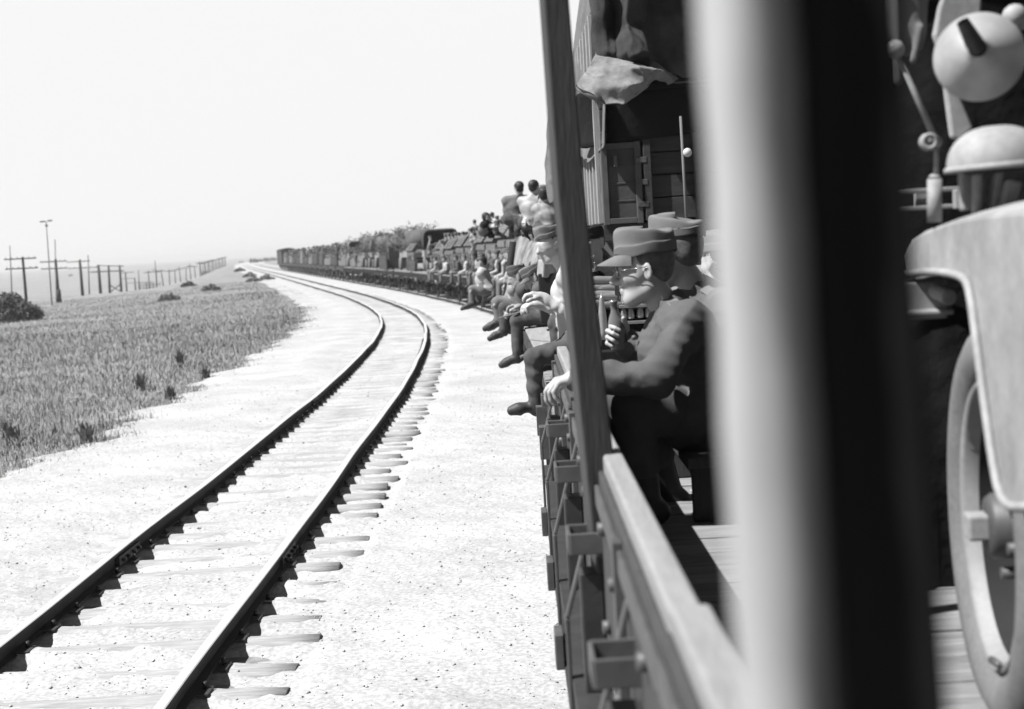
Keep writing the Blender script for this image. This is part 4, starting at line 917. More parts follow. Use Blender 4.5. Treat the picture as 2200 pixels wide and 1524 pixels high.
ORD = ["second", "third", "fourth", "fifth", "sixth", "seventh", "eighth", "ninth", "tenth", "eleventh", "twelfth", "thirteenth", "fourteenth"]
def wag_at(k):
    y = 13.05 + PITCH * k; p = PT(y, TC); return p, heading(y)
# merged far wagon: too small in view for parts
fw_ = MB(); fw_.box((0, 0, DECK - .03), (2.84, 2 * HALF, .06)); fw_.box((0, 0, DECK - .2), (2.7, 2 * HALF, .28)); fw_.box((0, 0, DECK - .45), (2.2, 6, .2))
for s in (-1, 1):
    for sx in (-1, 1): fw_.cyl((sx * .70, s * 3, .47), (sx * .82, s * 3, .47), .49, n=14); fw_.box((sx * 1.0, s * 3, .7), (.2, 1.2, .5))
for k in range(28):
    p, a = wag_at(k)
    if k == 0: W2.location = p; W2.rotation_euler = (0, 0, a); wag.append(W2); continue
    if k < 13:
        o = copy_tree(W2, TREE, p, a, ORD[k] + " flat wagon of the train counted from the camera, dark underframe and plank deck")
    else:
        if k == 13: FW = fw_.build("flat_wagon", M_iron); o = FW
        else: o = FW.copy(); COL.objects.link(o)
        tag(o, "small flat wagon far down the curve in the distant part of the train", "wagon", "far wagons of the train"); o.location = p; o.rotation_euler = (0, 0, a)
    wag.append(o)
def on_wagon(k, x, y, z=0.0):
    """point on wagon k in its own frame (z above the deck)"""
    p, a = wag_at(k); c, s = math.cos(a), math.sin(a); return Vector((p.x + x * c - y * s, p.y + x * s + y * c, p.z + DECK + z))

# --------------------------------------------------- wooden box truck on the second wagon
M_plank = mat("dark_plank_and_shaded_wall", 0.05, 0.85, nscale=3, var=0.4, bump=0.4, bscale=16, stretch=(.5, 6, 6), bdist=.006, fine=.15, fscale=20)  # dark timber; on the box truck's rear, shade put into the colour
M_batten = mat("sunlit_plank_wall", 0.36, 0.85, nscale=3, var=0.25, bump=0.4, bscale=16, stretch=(6, 6, .5), bdist=.006, fine=.12, fscale=20)  # same box wall, coloured pale as its sunlit side
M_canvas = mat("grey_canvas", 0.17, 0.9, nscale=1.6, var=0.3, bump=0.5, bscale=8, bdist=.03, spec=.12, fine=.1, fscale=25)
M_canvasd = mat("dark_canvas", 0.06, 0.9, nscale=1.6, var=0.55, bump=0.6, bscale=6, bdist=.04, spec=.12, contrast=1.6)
M_flap = mat("light_grey_canvas", 0.22, 0.9, nscale=3.5, var=0.35, bump=0.5, bscale=14, bdist=.02, spec=.12, fine=.1, fscale=25)
M_pale = mat("pale_mottled_canvas", 0.25, 0.9, nscale=3.2, var=0.55, bump=0.6, bscale=7, bdist=.04, spec=.1, contrast=1.5)
bt = thing("box_truck", "truck with plank box body and door under a tall tarpaulin", "truck", (1.9, 14.5, DECK), group="vehicles on the train")
BO = bt.location
yR = 13.0; xL = float(at(1291, 400, yR).x); zB = float(at(1330, 478, yR).z); zT = 4.55; xR_ = xL + 2.25; yF = 16.3
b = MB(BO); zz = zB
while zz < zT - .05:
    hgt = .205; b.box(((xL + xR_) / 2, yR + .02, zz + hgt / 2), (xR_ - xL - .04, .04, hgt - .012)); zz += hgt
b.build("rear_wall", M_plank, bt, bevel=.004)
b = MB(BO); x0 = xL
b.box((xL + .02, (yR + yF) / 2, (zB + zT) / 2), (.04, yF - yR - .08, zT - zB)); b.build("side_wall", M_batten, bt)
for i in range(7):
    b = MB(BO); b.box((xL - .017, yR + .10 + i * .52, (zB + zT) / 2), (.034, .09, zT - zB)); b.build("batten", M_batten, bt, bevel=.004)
b = MB(BO); b.box((xR_ - .02, (yR + yF) / 2, (zB + zT) / 2), (.04, yF - yR - .08, zT - zB)); b.box(((xL + xR_) / 2, yF - .02, (zB + zT) / 2), (xR_ - xL - .1, .04, zT - zB)); b.box(((xL + xR_) / 2, (yR + yF) / 2, zT + .02), (xR_ - xL, yF - yR, .04)); b.build("far_walls", M_plank, bt)
# rear door with frame
dxa, dxb = float(at(1300, 400, yR).x), float(at(1372, 400, yR).x); dza, dzb = float(at(1340, 470, yR).z), float(at(1340, 318, yR).z)
b = MB(BO); b.box(((dxa + dxb) / 2, yR - .012, (dza + dzb) / 2), (dxb - dxa, .024, dzb - dza))
for k in range(1, 4): b.box(((dxa + dxb) / 2, yR - .026, dza + (dzb - dza) * k / 4), (dxb - dxa - .08, .006, .012))
dr_ = b.build("door", mat("door_planks", .07, .8, nscale=4, var=.3, bump=.3, bscale=20), bt, bevel=.004)
b = MB(BO)
for x in (dxa, dxb): b.box((x, yR - .03, (dza + dzb) / 2), (.055, .05, dzb - dza + .1))
b.box(((dxa + dxb) / 2, yR - .03, dzb + .02), (dxb - dxa - .056, .05, .05)); b.box(((dxa + dxb) / 2, yR - .03, dza - .02), (dxb - dxa - .056, .05, .05)); b.build("frame", mat("door_frame_wood", .10, .8, nscale=4, var=.3, bump=.3, bscale=20), dr_, bevel=.004)
for zz in (dza + .12, (dza + dzb) / 2, dzb - .12):
    b = MB(BO); b.box((dxb + .03, yR - .05, zz), (.10, .03, .05)); b.build("hinge", M_metal, dr_, bevel=.004)
b = MB(BO); b.box((dxa + .10, yR - .055, (dza + dzb) / 2 + .2), (.03, .05, .10)); b.build("handle", M_metal, dr_, bevel=.004)
for px in (1392, 1500, 1580):
    x = float(at(px, 400, yR).x); b = MB(BO); b.box((x, yR - .03, (zB + zT) / 2), (.07, .06, zT - zB)); b.build("wall_post", M_plank, bt, bevel=.006)
b = MB(BO); b.box(((xL + xR_) / 2, (yR + yF) / 2 + .5, zB - .09), (xR_ - xL, yF - yR + 1.0, .16)); b.box(((xL + xR_) / 2, (yR + yF) / 2, zB - .32), (.9, yF - yR, .22)); b.build("bed", M_plank, bt, bevel=.01)
for yy in (14.0, 17.0):
    for xx in (xL + .2, xR_ - .2):
        b = MB(BO); b.lathe((xx, yy, DECK + .45), (-1 if xx < 2 else 1, 0, 0), [(0, .02), (.2, .03), (.26, .08), (.3, .11), (.42, .1), (.45, .0), (.42, -.1), (0, -.12)], 28); b.build("wheel", M_tyre, bt)
# tarpaulin thrown over the box: high ridge, skirt hanging down the rear and side, a rolled flap
def sheet_mesh(name, P, m, parent, origin, thick=.012, sub=2):
    a, b_ = len(P), len(P[0]); V = [q for r_ in P for q in r_]; F = [(i * b_ + j, i * b_ + j + 1, (i + 1) * b_ + j + 1, (i + 1) * b_ + j) for i in range(a - 1) for j in range(b_ - 1)]
    q = MB(origin); q.add(V, F, 0, True); o = q.build(name, m, parent); s = o.modifiers.new("s", 'SUBSURF'); s.levels = s.render_levels = sub; t = o.modifiers.new("t", 'SOLIDIFY'); t.thickness = thick; return o
def px_sheet(rows): return [[at(*q) for q in r_] for r_ in rows]
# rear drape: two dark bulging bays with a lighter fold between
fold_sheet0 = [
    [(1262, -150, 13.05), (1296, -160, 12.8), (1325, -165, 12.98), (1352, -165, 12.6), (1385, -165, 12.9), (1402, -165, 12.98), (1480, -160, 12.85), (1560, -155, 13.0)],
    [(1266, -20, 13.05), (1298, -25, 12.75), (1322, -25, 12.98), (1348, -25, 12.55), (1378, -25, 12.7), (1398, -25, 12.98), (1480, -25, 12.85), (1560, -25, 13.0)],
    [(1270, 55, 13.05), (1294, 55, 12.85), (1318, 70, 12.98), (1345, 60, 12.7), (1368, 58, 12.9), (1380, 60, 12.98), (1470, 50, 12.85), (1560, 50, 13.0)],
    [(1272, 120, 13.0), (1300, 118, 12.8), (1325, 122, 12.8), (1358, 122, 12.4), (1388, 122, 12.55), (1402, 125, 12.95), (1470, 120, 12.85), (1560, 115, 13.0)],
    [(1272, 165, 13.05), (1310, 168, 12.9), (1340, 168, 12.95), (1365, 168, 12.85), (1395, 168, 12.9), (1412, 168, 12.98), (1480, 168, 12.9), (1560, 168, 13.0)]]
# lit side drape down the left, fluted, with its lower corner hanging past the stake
def fold_sheet(name, rows, m, parent, origin, nu=26, nv=10, amp=.03, fr=5.0, seed=1, thick=.012, st=(1, 1, 1)):
    """cloth stretched between rows of photo points: straight between rows (crisp folds), wrinkled by noise"""
    A = np.array([[V3(at(*q)) for q in r_] for r_ in rows]); k, n, _ = A.shape
    uu = np.linspace(0, n - 1, nu); G = np.stack([np.stack([np.interp(uu, np.arange(n), A[i, :, c]) for c in range(3)], -1) for i in range(k)])
    vv = np.linspace(0, k - 1, (k - 1) * nv + 1); H = np.stack([np.stack([np.interp(vv, np.arange(k), G[:, j, c]) for j in range(nu)], 1) for c in range(3)], -1)
    w = nz3(H * np.array(st), fr, seed); w2 = nz3(H * np.array(st), fr * 2.3, seed + 1); H = H + np.array([.1, -1, .25]) * (amp * ((1 - 2 * np.abs(w)) + .5 * (1 - 2 * np.abs(w2))))[..., None] + np.array([.6, 0, .8]) * (amp * .5 * w2)[..., None]
    return sheet_mesh(name, [[Vector(p) for p in r_] for r_ in H], m, parent, origin, thick, 1)
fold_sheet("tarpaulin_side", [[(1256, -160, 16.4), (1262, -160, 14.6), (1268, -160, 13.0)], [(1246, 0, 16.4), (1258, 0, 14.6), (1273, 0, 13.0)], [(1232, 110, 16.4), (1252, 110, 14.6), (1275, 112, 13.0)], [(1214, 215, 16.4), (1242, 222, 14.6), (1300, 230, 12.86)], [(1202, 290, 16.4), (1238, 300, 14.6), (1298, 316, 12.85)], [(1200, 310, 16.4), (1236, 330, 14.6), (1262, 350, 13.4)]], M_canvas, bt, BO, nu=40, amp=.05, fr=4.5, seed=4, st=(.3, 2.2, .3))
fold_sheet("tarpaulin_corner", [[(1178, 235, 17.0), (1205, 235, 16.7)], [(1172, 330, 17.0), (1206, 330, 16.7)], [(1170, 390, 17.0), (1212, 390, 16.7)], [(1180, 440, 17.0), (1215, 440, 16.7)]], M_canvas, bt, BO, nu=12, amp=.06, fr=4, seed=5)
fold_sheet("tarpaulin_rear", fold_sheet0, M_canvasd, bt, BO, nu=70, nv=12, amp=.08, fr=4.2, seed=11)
fold_sheet("tarpaulin_flap", [
    [(1281, 116, 13.0), (1312, 120, 13.0), (1345, 124, 13.0), (1385, 129, 13.0), (1412, 136, 13.0), (1440, 158, 13.0), (1456, 174, 13.0)],
    [(1262, 148, 12.45), (1300, 143, 12.35), (1345, 146, 12.3), (1385, 149, 12.3), (1408, 151, 12.35), (1424, 154, 12.45), (1452, 176, 12.9)],
    [(1241, 178, 12.3), (1285, 186, 12.2), (1340, 190, 12.15), (1378, 182, 12.2), (1398, 172, 12.3), (1414, 162, 12.5), (1446, 180, 12.9)],
    [(1238, 184, 12.3), (1290, 215, 12.2), (1338, 229, 12.2), (1368, 210, 12.3), (1390, 192, 12.4), (1406, 170, 12.6), (1440, 184, 12.95)]], M_flap, bt, BO, nu=44, nv=12, amp=.045, fr=7.5, seed=7)
b = MB(BO); b.cyl(at(1236, 186, 12.35), at(1288, 214, 12.2), .030, n=14); b.build("pole", M_capc, bt)
b = MB(BO); b.tube([at(1448, 178, 12.9), at(1490, 176, 12.95), at(1540, 170, 12.95)], .010, 6); b.build("rope", M_capc, bt)
# black sheet put in as the dark shade under the flap
sheet_mesh("flap_shade_sheet", px_sheet([[(1228, 190, 13.3), (1300, 200, 12.85), (1400, 195, 12.85), (1560, 175, 12.9)], [(1232, 255, 13.5), (1300, 262, 12.9), (1400, 258, 12.9), (1560, 240, 12.9)], [(1240, 330, 13.7), (1270, 312, 12.92), (1400, 298, 12.93), (1560, 280, 12.93)]]), M_tarp, bt, BO)
# signal cord with white ball hanging by the rear wall
sg = thing("signal_stick", "thin upright stick with small white ball in front of the plank wall", "marker stick", tuple(at(1478, 470, 12.0)))
b = MB(sg.location); b.cyl(at(1480, 560, 12.0), at(1462, 250, 12.0), .014, .011, 10); b.build("stick", M_capc, sg)
b = MB(sg.location); b.ball(at(1477, 328, 11.97), .038, 16); b.build("ball", MATS["white_enamel"], sg)
# --------------------------------------------------- ammunition in front of the truck
M_shell = mat("bright_shell_metal", .42, .3, metal=.5, nscale=9, var=.2, bump=.05)
cr = 0
for (px, py, dd) in [(1283, 603, 10.3), (1292, 618, 10.3), (1300, 603, 10.4), (1308, 620, 10.3), (1288, 634, 10.2), (1304, 638, 10.2), (1318, 632, 10.3), (1318, 608, 10.4), (1296, 650, 10.2), (1316, 654, 10.2), (1282, 622, 10.35)]:
    s = MB(at(px, py, dd)); p = at(px, py, dd); s.lathe(p, (-1, -.25, .1), [(0, -.26), (.030, -.26), (.033, -.2), (.033, .0), (.026, .05), (.012, .095), (0, .105)], 14)
    tag(s.build("shell", M_shell), "pale pointed shell lying in the heap beside the face of the soldier in glasses", "shell", "shells heaped on the second wagon")
rk = thing("shell_rack", "open iron rack of upright pointed shells in front of the soldier's chest", "rack", tuple(at(1370, 720, 10.2)))
for (py) in (655, 690, 735):
    b = MB(rk.location); b.bar(at(1330, py + 4, 10.2), at(1400, py, 10.2), .10, .022); b.build("shelf", M_shell if py != 735 else M_iron, rk, bevel=.003)
for px in (1328, 1402):
    b = MB(rk.location); b.bar(at(px, 800, 10.2), at(px - 3, 610, 10.2), .03, .03); b.build("post", M_iron, rk)
for (px, py) in ((1340, 686), (1356, 685), (1376, 683), (1394, 682), (1341, 652), (1360, 651), (1384, 649)):
    s = MB(at(px, py, 10.2)); s.lathe(at(px, py, 10.2), (0, 0, 1), [(0, 0), (.026, 0), (.028, .02), (.024, .05), (.010, .10), (0, .115)], 14)
    tag(s.build("shell", M_shell), "upright pointed shell standing in the open rack behind the soldier in glasses", "shell", "shells standing in the rack")
cb = thing("crate", "dark ammunition crate under the heap of shells on the second wagon", "crate", tuple(at(1310, 760, 10.3)))
b = MB(cb.location); b.box(at(1325, 735, 10.5), (.55, .5, .46)); b.build("box", M_black, cb, bevel=.01)
b = MB(cb.location); b.box(V3(at(1325, 735, 10.5)) + np.array([0, 0, .245]), (.58, .53, .03)); b.build("lid", M_black, cb, bevel=.005)
for (px, py, hh) in ((1297, 700, .34), (1284, 715, .26)):
    s = MB(at(px, py, 10.0)); s.lathe(at(px, py + 30, 10.0), (0, 0, 1), [(0, 0), (.03, 0), (.032, .05), (.03, hh * .5), (.015, hh * .85), (0, hh)], 14); tag(s.build("shell", M_shell), "tall slim pale shell standing %s behind the dark stake" % ("upright close" if hh > .3 else "lower"), "shell", "tall shells by the stake")
b = MB(at(1330, 790, 10.2)); b.box(at(1335, 790, 10.4), (.7, .6, .30)); tag(b.build("trunk", M_black, bevel=.01), "black flat trunk under the shell rack on the second wagon", "trunk")

# lowered drop side of the second wagon, near its men
dsd = thing("drop_side", "pale lowered drop side with dark iron edge beside the dangling legs", "drop side", tuple(at(1160, 720, 14.2)))
sheet = [at(1122, 694, 15.4), at(1188, 686, 15.4), at(1198, 742, 13.2), at(1150, 752, 13.2)]
b = MB(dsd.location); b.prism(sheet, (0, 0, -.04)); b.build("panel", M_board, dsd, bevel=.006)
b = MB(dsd.location); b.bar(sheet[0], sheet[1], .07, .07); b.bar(sheet[0] + Vector((0, 0, -.08)), sheet[3] + Vector((0, 0, -.08)), .05, .12); b.build("edge", M_plank, dsd)
# stacked timbers (staggered blocks) at the wagon edge
for i, (px, py, d) in enumerate([(1142, 722, 14.6), (1146, 740, 14.4), (1150, 757, 14.2), (1154, 774, 14.0), (1172, 800, 12.9), (1178, 822, 12.6), (1186, 855, 11.6), (1192, 890, 11.0), (1200, 870, 10.6), (1206, 905, 10.0)]):
    b = MB(at(px, py, d)); b.box(at(px + 6, py, d), (.13, .2, .075 if i < 6 else .13)); tag(b.build("timber_block", M_plank, bevel=.006), "dark timber block packed along the wagon edge below the dangling legs", "timber block", "timber blocks along the wagon edge")

# goods van added out of the picture behind our wagon, to block light from the rear
gv = thing("goods_van", "unseen goods van added behind the nearest flat wagon, blocking light from the rear", "wagon", (1.62, -8.6, 0), group="wagons of the train")
b = MB(gv.location); b.box((1.62, -8.6, 2.75), (2.8, 9.0, 2.7)); b.build("body", M_plank, gv, bevel=.02)
b = MB(gv.location); b.box((1.62, -8.6, 4.2), (2.7, 9.2, .2)); b.build("roof", M_dark, gv, bevel=.08, seg=3)
b = MB(gv.location); b.box((1.62, -8.6, 1.2), (2.6, 9.0, .36)); b.build("frame", M_iron, gv)
for yy in (-6, -11.2):
    for xx in (.86, 2.38): b = MB(gv.location); b.cyl((xx - .06, yy, .47), (xx + .06, yy, .47), .49, n=20); b.build("wheel", M_iron, gv)
# ================================================================== VEHICLES FURTHER DOWN THE TRAIN
M_seat_shade = mat("seat_back_shade", .075, .7, nscale=5, var=.3, bump=.2)  # coloured dark for the shade on the camera-facing ends of the backs
M_rub = mat("dark_rubber", .03, .85, nscale=6, var=.3, bump=.2)
cv = thing("crew_carrier", "open crew carrier with tilted seat backs and rows of men", "crew carrier", group="crew carriers on the train")
b = MB(); b.box((0, 0, .62), (1.6, 4.1, .22)); b.build("hull", M_dark, cv, bevel=.02)
for s in (-1, 1):
    for k in range(4):
        b = MB(); b.lathe((s * .86, -1.45 + k * .9, .34), (s, 0, 0), [(0, .06), (.10, .07), (.24, .05), (.27, .07), (.33, .06), (.34, 0), (.33, -.07), (0, -.07)], 22); b.build("wheel", M_rub, cv)
for k in range(4):
    y = -1.5 + k * 1.02
    b = MB(); b.box((0, y, 1.10), (2.05, .30, .20)); b.box((0, y, 1.215), (2.0, .36, .04)); o = b.build("bench_seat", M_paint2, cv, bevel=.02)
    for s in (-1, 1):
        rt = Matrix.Rotation(R(-38 * s), 3, 'Y'); c = Vector((s * .80, y, 1.48)); b = MB(); b.box(c, (.24, .16, .58), rot=rt); o = b.build("backrest", M_seat_shade, cv, bevel=.012)
        b = MB(); b.box(c + rt @ Vector((s * .138, 0, 0)), (.035, .22, .62), rot=rt); b.box(c + rt @ Vector((0, 0, .305)), (.24, .20, .03), rot=rt); b.build("frame", M_paint, o, bevel=.006)  # pale strips stand in for the sunlit edges of the backs
    for s in (-1, 1):
        b = MB(); b.bar((s * .98, y - .1, 0), (s * .98, y, 1.0), .05, .06); b.build("seat_post", M_paint, cv, bevel=.01)
b = MB(); b.box((0, 2.35, 1.0), (1.3, 1.0, .75)); b.build("bonnet", M_paint2, cv, bevel=.08, seg=3)
for s in (-1, 1):
    b = MB(); b.lathe((s * .88, 2.5, .45), (s, 0, 0), [(0, .06), (.25, .05), (.3, .09), (.42, .08), (.45, 0), (.42, -.08), (0, -.08)], 22); b.build("front_wheel", M_rub, cv)
T2 = tree_of(cv); first = True; CARR = []
def place(k, y):
    a = wag_at(k)[1]; return on_wagon(k, -.18, y), a
spots = [(1, .9), (2, -2.9), (2, 2.2), (3, -2.9), (3, 2.2), (4, -2.9), (4, 2.2), (5, -2.9), (5, 2.2), (6, -2.9), (6, 2.2), (8, -3.2)]
CN = ["nearest, right behind the pale mottled canvas", "second", "third", "fourth", "fifth", "sixth", "seventh", "eighth", "ninth", "tenth", "eleventh", "last, beyond the black-mouthed canvas truck"]
for i, (k, y) in enumerate(spots):
    p, a = place(k, y); lab = "open crew carrier with tilted seat backs, " + CN[i] + (" in the line of carriers" if 0 < i < 11 else "")
    if i == 0: cv.location = p; cv.rotation_euler = (0, 0, a); cv["label"] = lab; c = cv
    else: c = copy_tree(cv, T2, p, a, lab)
    CARR.append((p, a))

M_foli = mat("branch_camouflage", 0.13, 0.9, nscale=2.0, var=0.5, bump=0, contrast=1.5, fine=.4, fscale=6)
# canvas trucks ---------------------------------------------------------
def arch(w, h, n=13, flat=.30):
    P = []
    for i in range(n):
        t = math.pi * i / (n - 1); c, s = math.cos(t), math.sin(t); P.append((-w * math.copysign(abs(c) ** flat, c), h * abs(s) ** flat))
    return P
def canvas_truck(label, loc, rz, mc, open_rear, L=3.4, H=2.75, twigs=0, seed=1, w=1.05, cab=True):
    r_ = np.random.default_rng(seed); t = thing("canvas_truck", label, "truck", loc, rz, "vehicles on the train"); pr = arch(w, H - 1.35); n = len(pr)
    V = []; F = []; ny = 9
    for j in range(ny):
        y = -L / 2 + L * j / (ny - 1); sag = .05 * math.cos(j * math.pi)
        for i, (x, z) in enumerate(pr): V.append((x, y, 1.35 + z * (1 - sag * .6) + r_.normal(0, .012)))
    for j in range(ny - 1):
        for i in range(n - 1): F.append((j * n + i, j * n + i + 1, (j + 1) * n + i + 1, (j + 1) * n + i))
    F.append(tuple(range((ny - 1) * n, ny * n)))
    if not open_rear: F.append(tuple(range(n))[::-1])
    b = MB(); b.add(V, F, 0, True); o = b.build("canopy", mc, t); sm = o.modifiers.new("t", 'SOLIDIFY'); sm.thickness = .03
    b = MB(); b.box((0, 0, .98), (2 * w, L, .12)); b.box((-w + .03, 0, 1.2), (.05, L - .1, .34)); b.box((w - .03, 0, 1.2), (.05, L - .1, .34)); b.build("bed", M_paint2, t, bevel=.01)
    b = MB(); b.box((0, -L / 2 + .03, 1.2), (2 * w - .12, .05, .36)); b.build("tailboard", M_paint2, t, bevel=.01)
    b = MB(); b.box((0, .6, .75), (.9, L + 2, .22)); b.build("chassis", M_dark, t)
    if cab: b = MB(); b.box((0, L / 2 + .55, 1.45), (1.8, .9, 1.25), taper=(.9, .85)); b.box((0, L / 2 + 1.4, 1.15), (1.1, .85, .65)); b.build("cab", M_paint2, t, bevel=.05, seg=3)
    for y in (-L / 2 + .7, L / 2 + 1.3):
        for s in (-1, 1):
            b = MB(); b.lathe((s * .85, y, .45), (s, 0, 0), [(0, .05), (.25, .05), (.3, .1), (.42, .09), (.45, 0), (.42, -.09), (0, -.09)], 20); b.build("wheel", M_tyre, t)
    if twigs:
        q = MB()
        for _ in range(twigs):
            x, y = r_.uniform(-w, w), r_.uniform(-L / 2, L / 2); z = H - .05
            if r_.random() < .6: x = -w - .02; z = H - r_.uniform(.1, 1.5)
            p = Vector((x, y, z)); d = Vector((r_.normal(0, .5), r_.normal(0, .4), r_.uniform(.1, .6)))
            for _2 in range(9):
                c = p + d * r_.uniform(0, 1) + Vector(r_.normal(0, .10, 3)); a_ = Vector(r_.normal(0, 1, 3)).normalized() * r_.uniform(.05, .12); b_ = Vector(r_.normal(0, 1, 3)).normalized() * .05; q.add([c - a_, c + b_, c + a_, c - b_], [(0, 1, 2, 3)])
            q.cyl(p, p + d, .012, .005, 5)
        q.build("branches", M_foli, t)
    return t
p, a = on_wagon(7, -.1, .2), wag_at(7)[1] - R(4)
canvas_truck("canvas truck with wide open black rear mouth, a man sitting in the opening", p, a, M_canvasd, True, L=3.2, H=2.55, cab=True)
canvas_truck("dark canvas truck draped with cut branches beyond the black-mouthed truck", on_wagon(8, -.1, 1.0), wag_at(8)[1], M_canvas, False, L=4.6, H=2.7, twigs=80, seed=2)
canvas_truck("grey canvas truck with leafy branches standing behind the dark gondola boards", on_wagon(9, .1, 1.0), wag_at(9)[1], M_canvas, False, L=3.2, H=2.5, twigs=70, seed=3)
canvas_truck("grey truck with upright branch sticking up from its canvas roof", on_wagon(10, -.1, -3), wag_at(10)[1], M_canvas, False, L=3.0, H=2.6, twigs=60, seed=4)
canvas_truck("lower canvas truck half hidden by the branch-covered one before it", on_wagon(10, -.1, 2.4), wag_at(10)[1], M_canvas, True, L=2.6, H=2.3, twigs=40, seed=5, cab=False)
# dark gondola boards on the ninth wagon
gb = thing("gondola_sides", "row of dark upright gondola boards on a far wagon", "wagon boards", on_wagon(9, 0, 1.6), wag_at(7)[1])
for k in range(5):
    b = MB(); b.box((-1.36, 2.4 - k * 1.3, .55), (.06, 1.24, 1.1)); b.build("board", M_plank, gb)
b = MB(); b.box((-.2, -1.6, .95), (1.8, 2.0, 1.6)); b.build("crate_load", M_plank, gb, bevel=.03)
# loads still further away: low heaps, covered with canvas and branches
canvas_truck("far canvas truck with grey hood, before the last mass of loads", on_wagon(11, -.1, -2.4), wag_at(11)[1], M_canvas, False, L=3.0, H=2.7, twigs=50, seed=8)
canvas_truck("smaller far canvas truck, its top just above the loads round it", on_wagon(12, -.1, 2.0), wag_at(12)[1], M_canvas, True, L=3.0, H=2.5, twigs=40, seed=9)
M_foli = mat("branch_camouflage", 0.13, 0.9, nscale=2.0, var=0.5, bump=0, contrast=1.5, fine=.4, fscale=6)
def heap(label, loc, rz, seed, L, H, n=260, name="covered_load", var=0):
    r_ = np.random.default_rng(seed); t = thing(name, label, "load", loc, rz, "far loads on the train"); n = (320, 180, 420, 90)[var % 4]
    b = MB(); b.box((0, 0, H * .42), (2.2, L, H * .84), taper=(.85, .95)); b.build("canvas_cover", (M_canvas, M_canvasd, M_canvas, M_plank, M_canvasd)[var % 5], t, bevel=.12, seg=3)
    q = MB()
    for _ in range(n):
        c = Vector((r_.uniform(-1.2, 1.2), r_.uniform(-L / 2, L / 2), H * (.3 + .7 * r_.random() ** .5))); a_ = Vector(r_.normal(0, 1, 3)).normalized() * r_.uniform(.10, .32); b_ = Vector(r_.normal(0, 1, 3)).normalized() * .13; q.add([c - a_, c + b_, c + a_, c - b_], [(0, 1, 2, 3)])
    q.build("branches", M_foli, t); return t
for i, k in enumerate(range(13, 26)):
    heap("far load heaped with cut branches in the distant part of the train", on_wagon(k, 0, 0), wag_at(k)[1], 60 + i, (8.6, 7.4, 9.0, 6.2)[i % 4], 2.1 + .45 * math.sin(i * 2.1), var=i)
heap("low heap of canvas and branches between the two far canvas trucks", on_wagon(11, -.05, 2.2), wag_at(11)[1], 90, 4.2, 1.7)
heap("second low heap of canvas and branches before the smaller far truck", on_wagon(12, -.05, -2.4), wag_at(12)[1], 91, 4.0, 1.9)
# covered wagon at the far end
for k, lab in ((26, "covered goods wagon at the far end of the train, just before the last one"), (27, "last covered goods wagon with arched roof at the far end of the train")):
    p, a = on_wagon(k, 0, 0), wag_at(k)[1]; t = thing("goods_van", lab, "wagon", p, a, "wagons of the train")
    b = MB(); b.box((0, 0, 1.2), (2.7, 9.3, 2.4)); b.build("body", M_plank, t, bevel=.02)
    b = MB(); pr = arch(1.42, .5, flat=1); b.prism([(x, -4.75, 2.4 + z) for x, z in pr], (0, 9.5, 0)); b.build("roof", M_dark, t)

# pale mottled canvas thrown over a load on the third wagon, hanging on a post
pc = thing("canvas_cover", "pale mottled canvas hanging in folds beside the men, left of the dark stake", "canvas", tuple(at(1120, 680, 18.6)))
fold_sheet("drape", [[(1114, 508, 20.4), (1134, 516, 19.6), (1158, 530, 18.6)], [(1106, 540, 20.3), (1128, 545, 19.4), (1154, 555, 18.4)], [(1098, 580, 20.2), (1122, 585, 19.2), (1150, 592, 18.2)], [(1090, 632, 20.0), (1112, 636, 19.0), (1142, 642, 18.0)], [(1080, 682, 19.6), (1102, 684, 18.6), (1130, 690, 17.8)]], M_pale, pc, pc.location, nu=30, nv=8, amp=.06, fr=4.5, seed=21)
b = MB(pc.location); b.cyl(at(1080, 700, 18.6), at(1102, 520, 18.7), .045, n=10); b.build("post", M_dark, pc)
bx = thing("case", "pale square box beside the man in the white shirt", "box", tuple(at(1180, 590, 14.5)))
b = MB(bx.location); b.box(at(1180, 578, 14.5), (.20, .2, .17), rot=(.1, .1, .3)); b.build("body", M_paint, bx, bevel=.015)
b = MB(bx.location); b.box(at(1182, 640, 14.5), (.22, .2, .5)); b.build("stand", M_dark, bx, bevel=.01)

# ================================================================== THE MEN ON THE TRAIN
def px_man(label, d, yaw, pel, neck, head, kN, aN, kF, aF, wN, wF, fdir, h=.013, dn=.13, **kw):
    """seated man given by photo points; N = his side nearer the camera (his left when facing left)"""
    P = lambda q, e: at(q[0], q[1], d + e)
    J = sitting(P(pel, 0), P(neck, 0), P(head, 0), yaw, P(kN, -dn), P(aN, -dn), P(kF, dn), P(aF, dn), P(wN, -dn), P(wF, dn), toe=kw.pop('toe', None), shw=kw.pop('shw', .185), pole=kw.pop('pole', (.3, 0, -1)))
    return man(label, J, fdir, "men riding on the train", h, **kw)
px_man("man in white shirt and forage cap bent forward at the edge, half behind the stake", 11.0, R(85), (1240, 742), (1224, 582), (1182, 526), (1146, 768), (1152, 872), (1197, 695), (1203, 780), (1168, 640), (1160, 655), (-.80, -.45, -.22), h=.010, top=M_shirt, cap=M_capc, peak=False, headup=(-.22, -.05, 1), toe=(-1, -.15, -.12), skin=M_skin, slouch=.3)
px_man("black-capped man facing the camera between the stake and the box truck", 11.9, R(150), (1300, 690), (1282, 582), (1274, 525), (1270, 690), (1275, 780), (1310, 690), (1310, 780), (1275, 590), (1285, 600), (-.6, -.75, -.2), h=.012, top=M_black, low=M_black, cap=M_black, skin=M_skin2, peak=False)
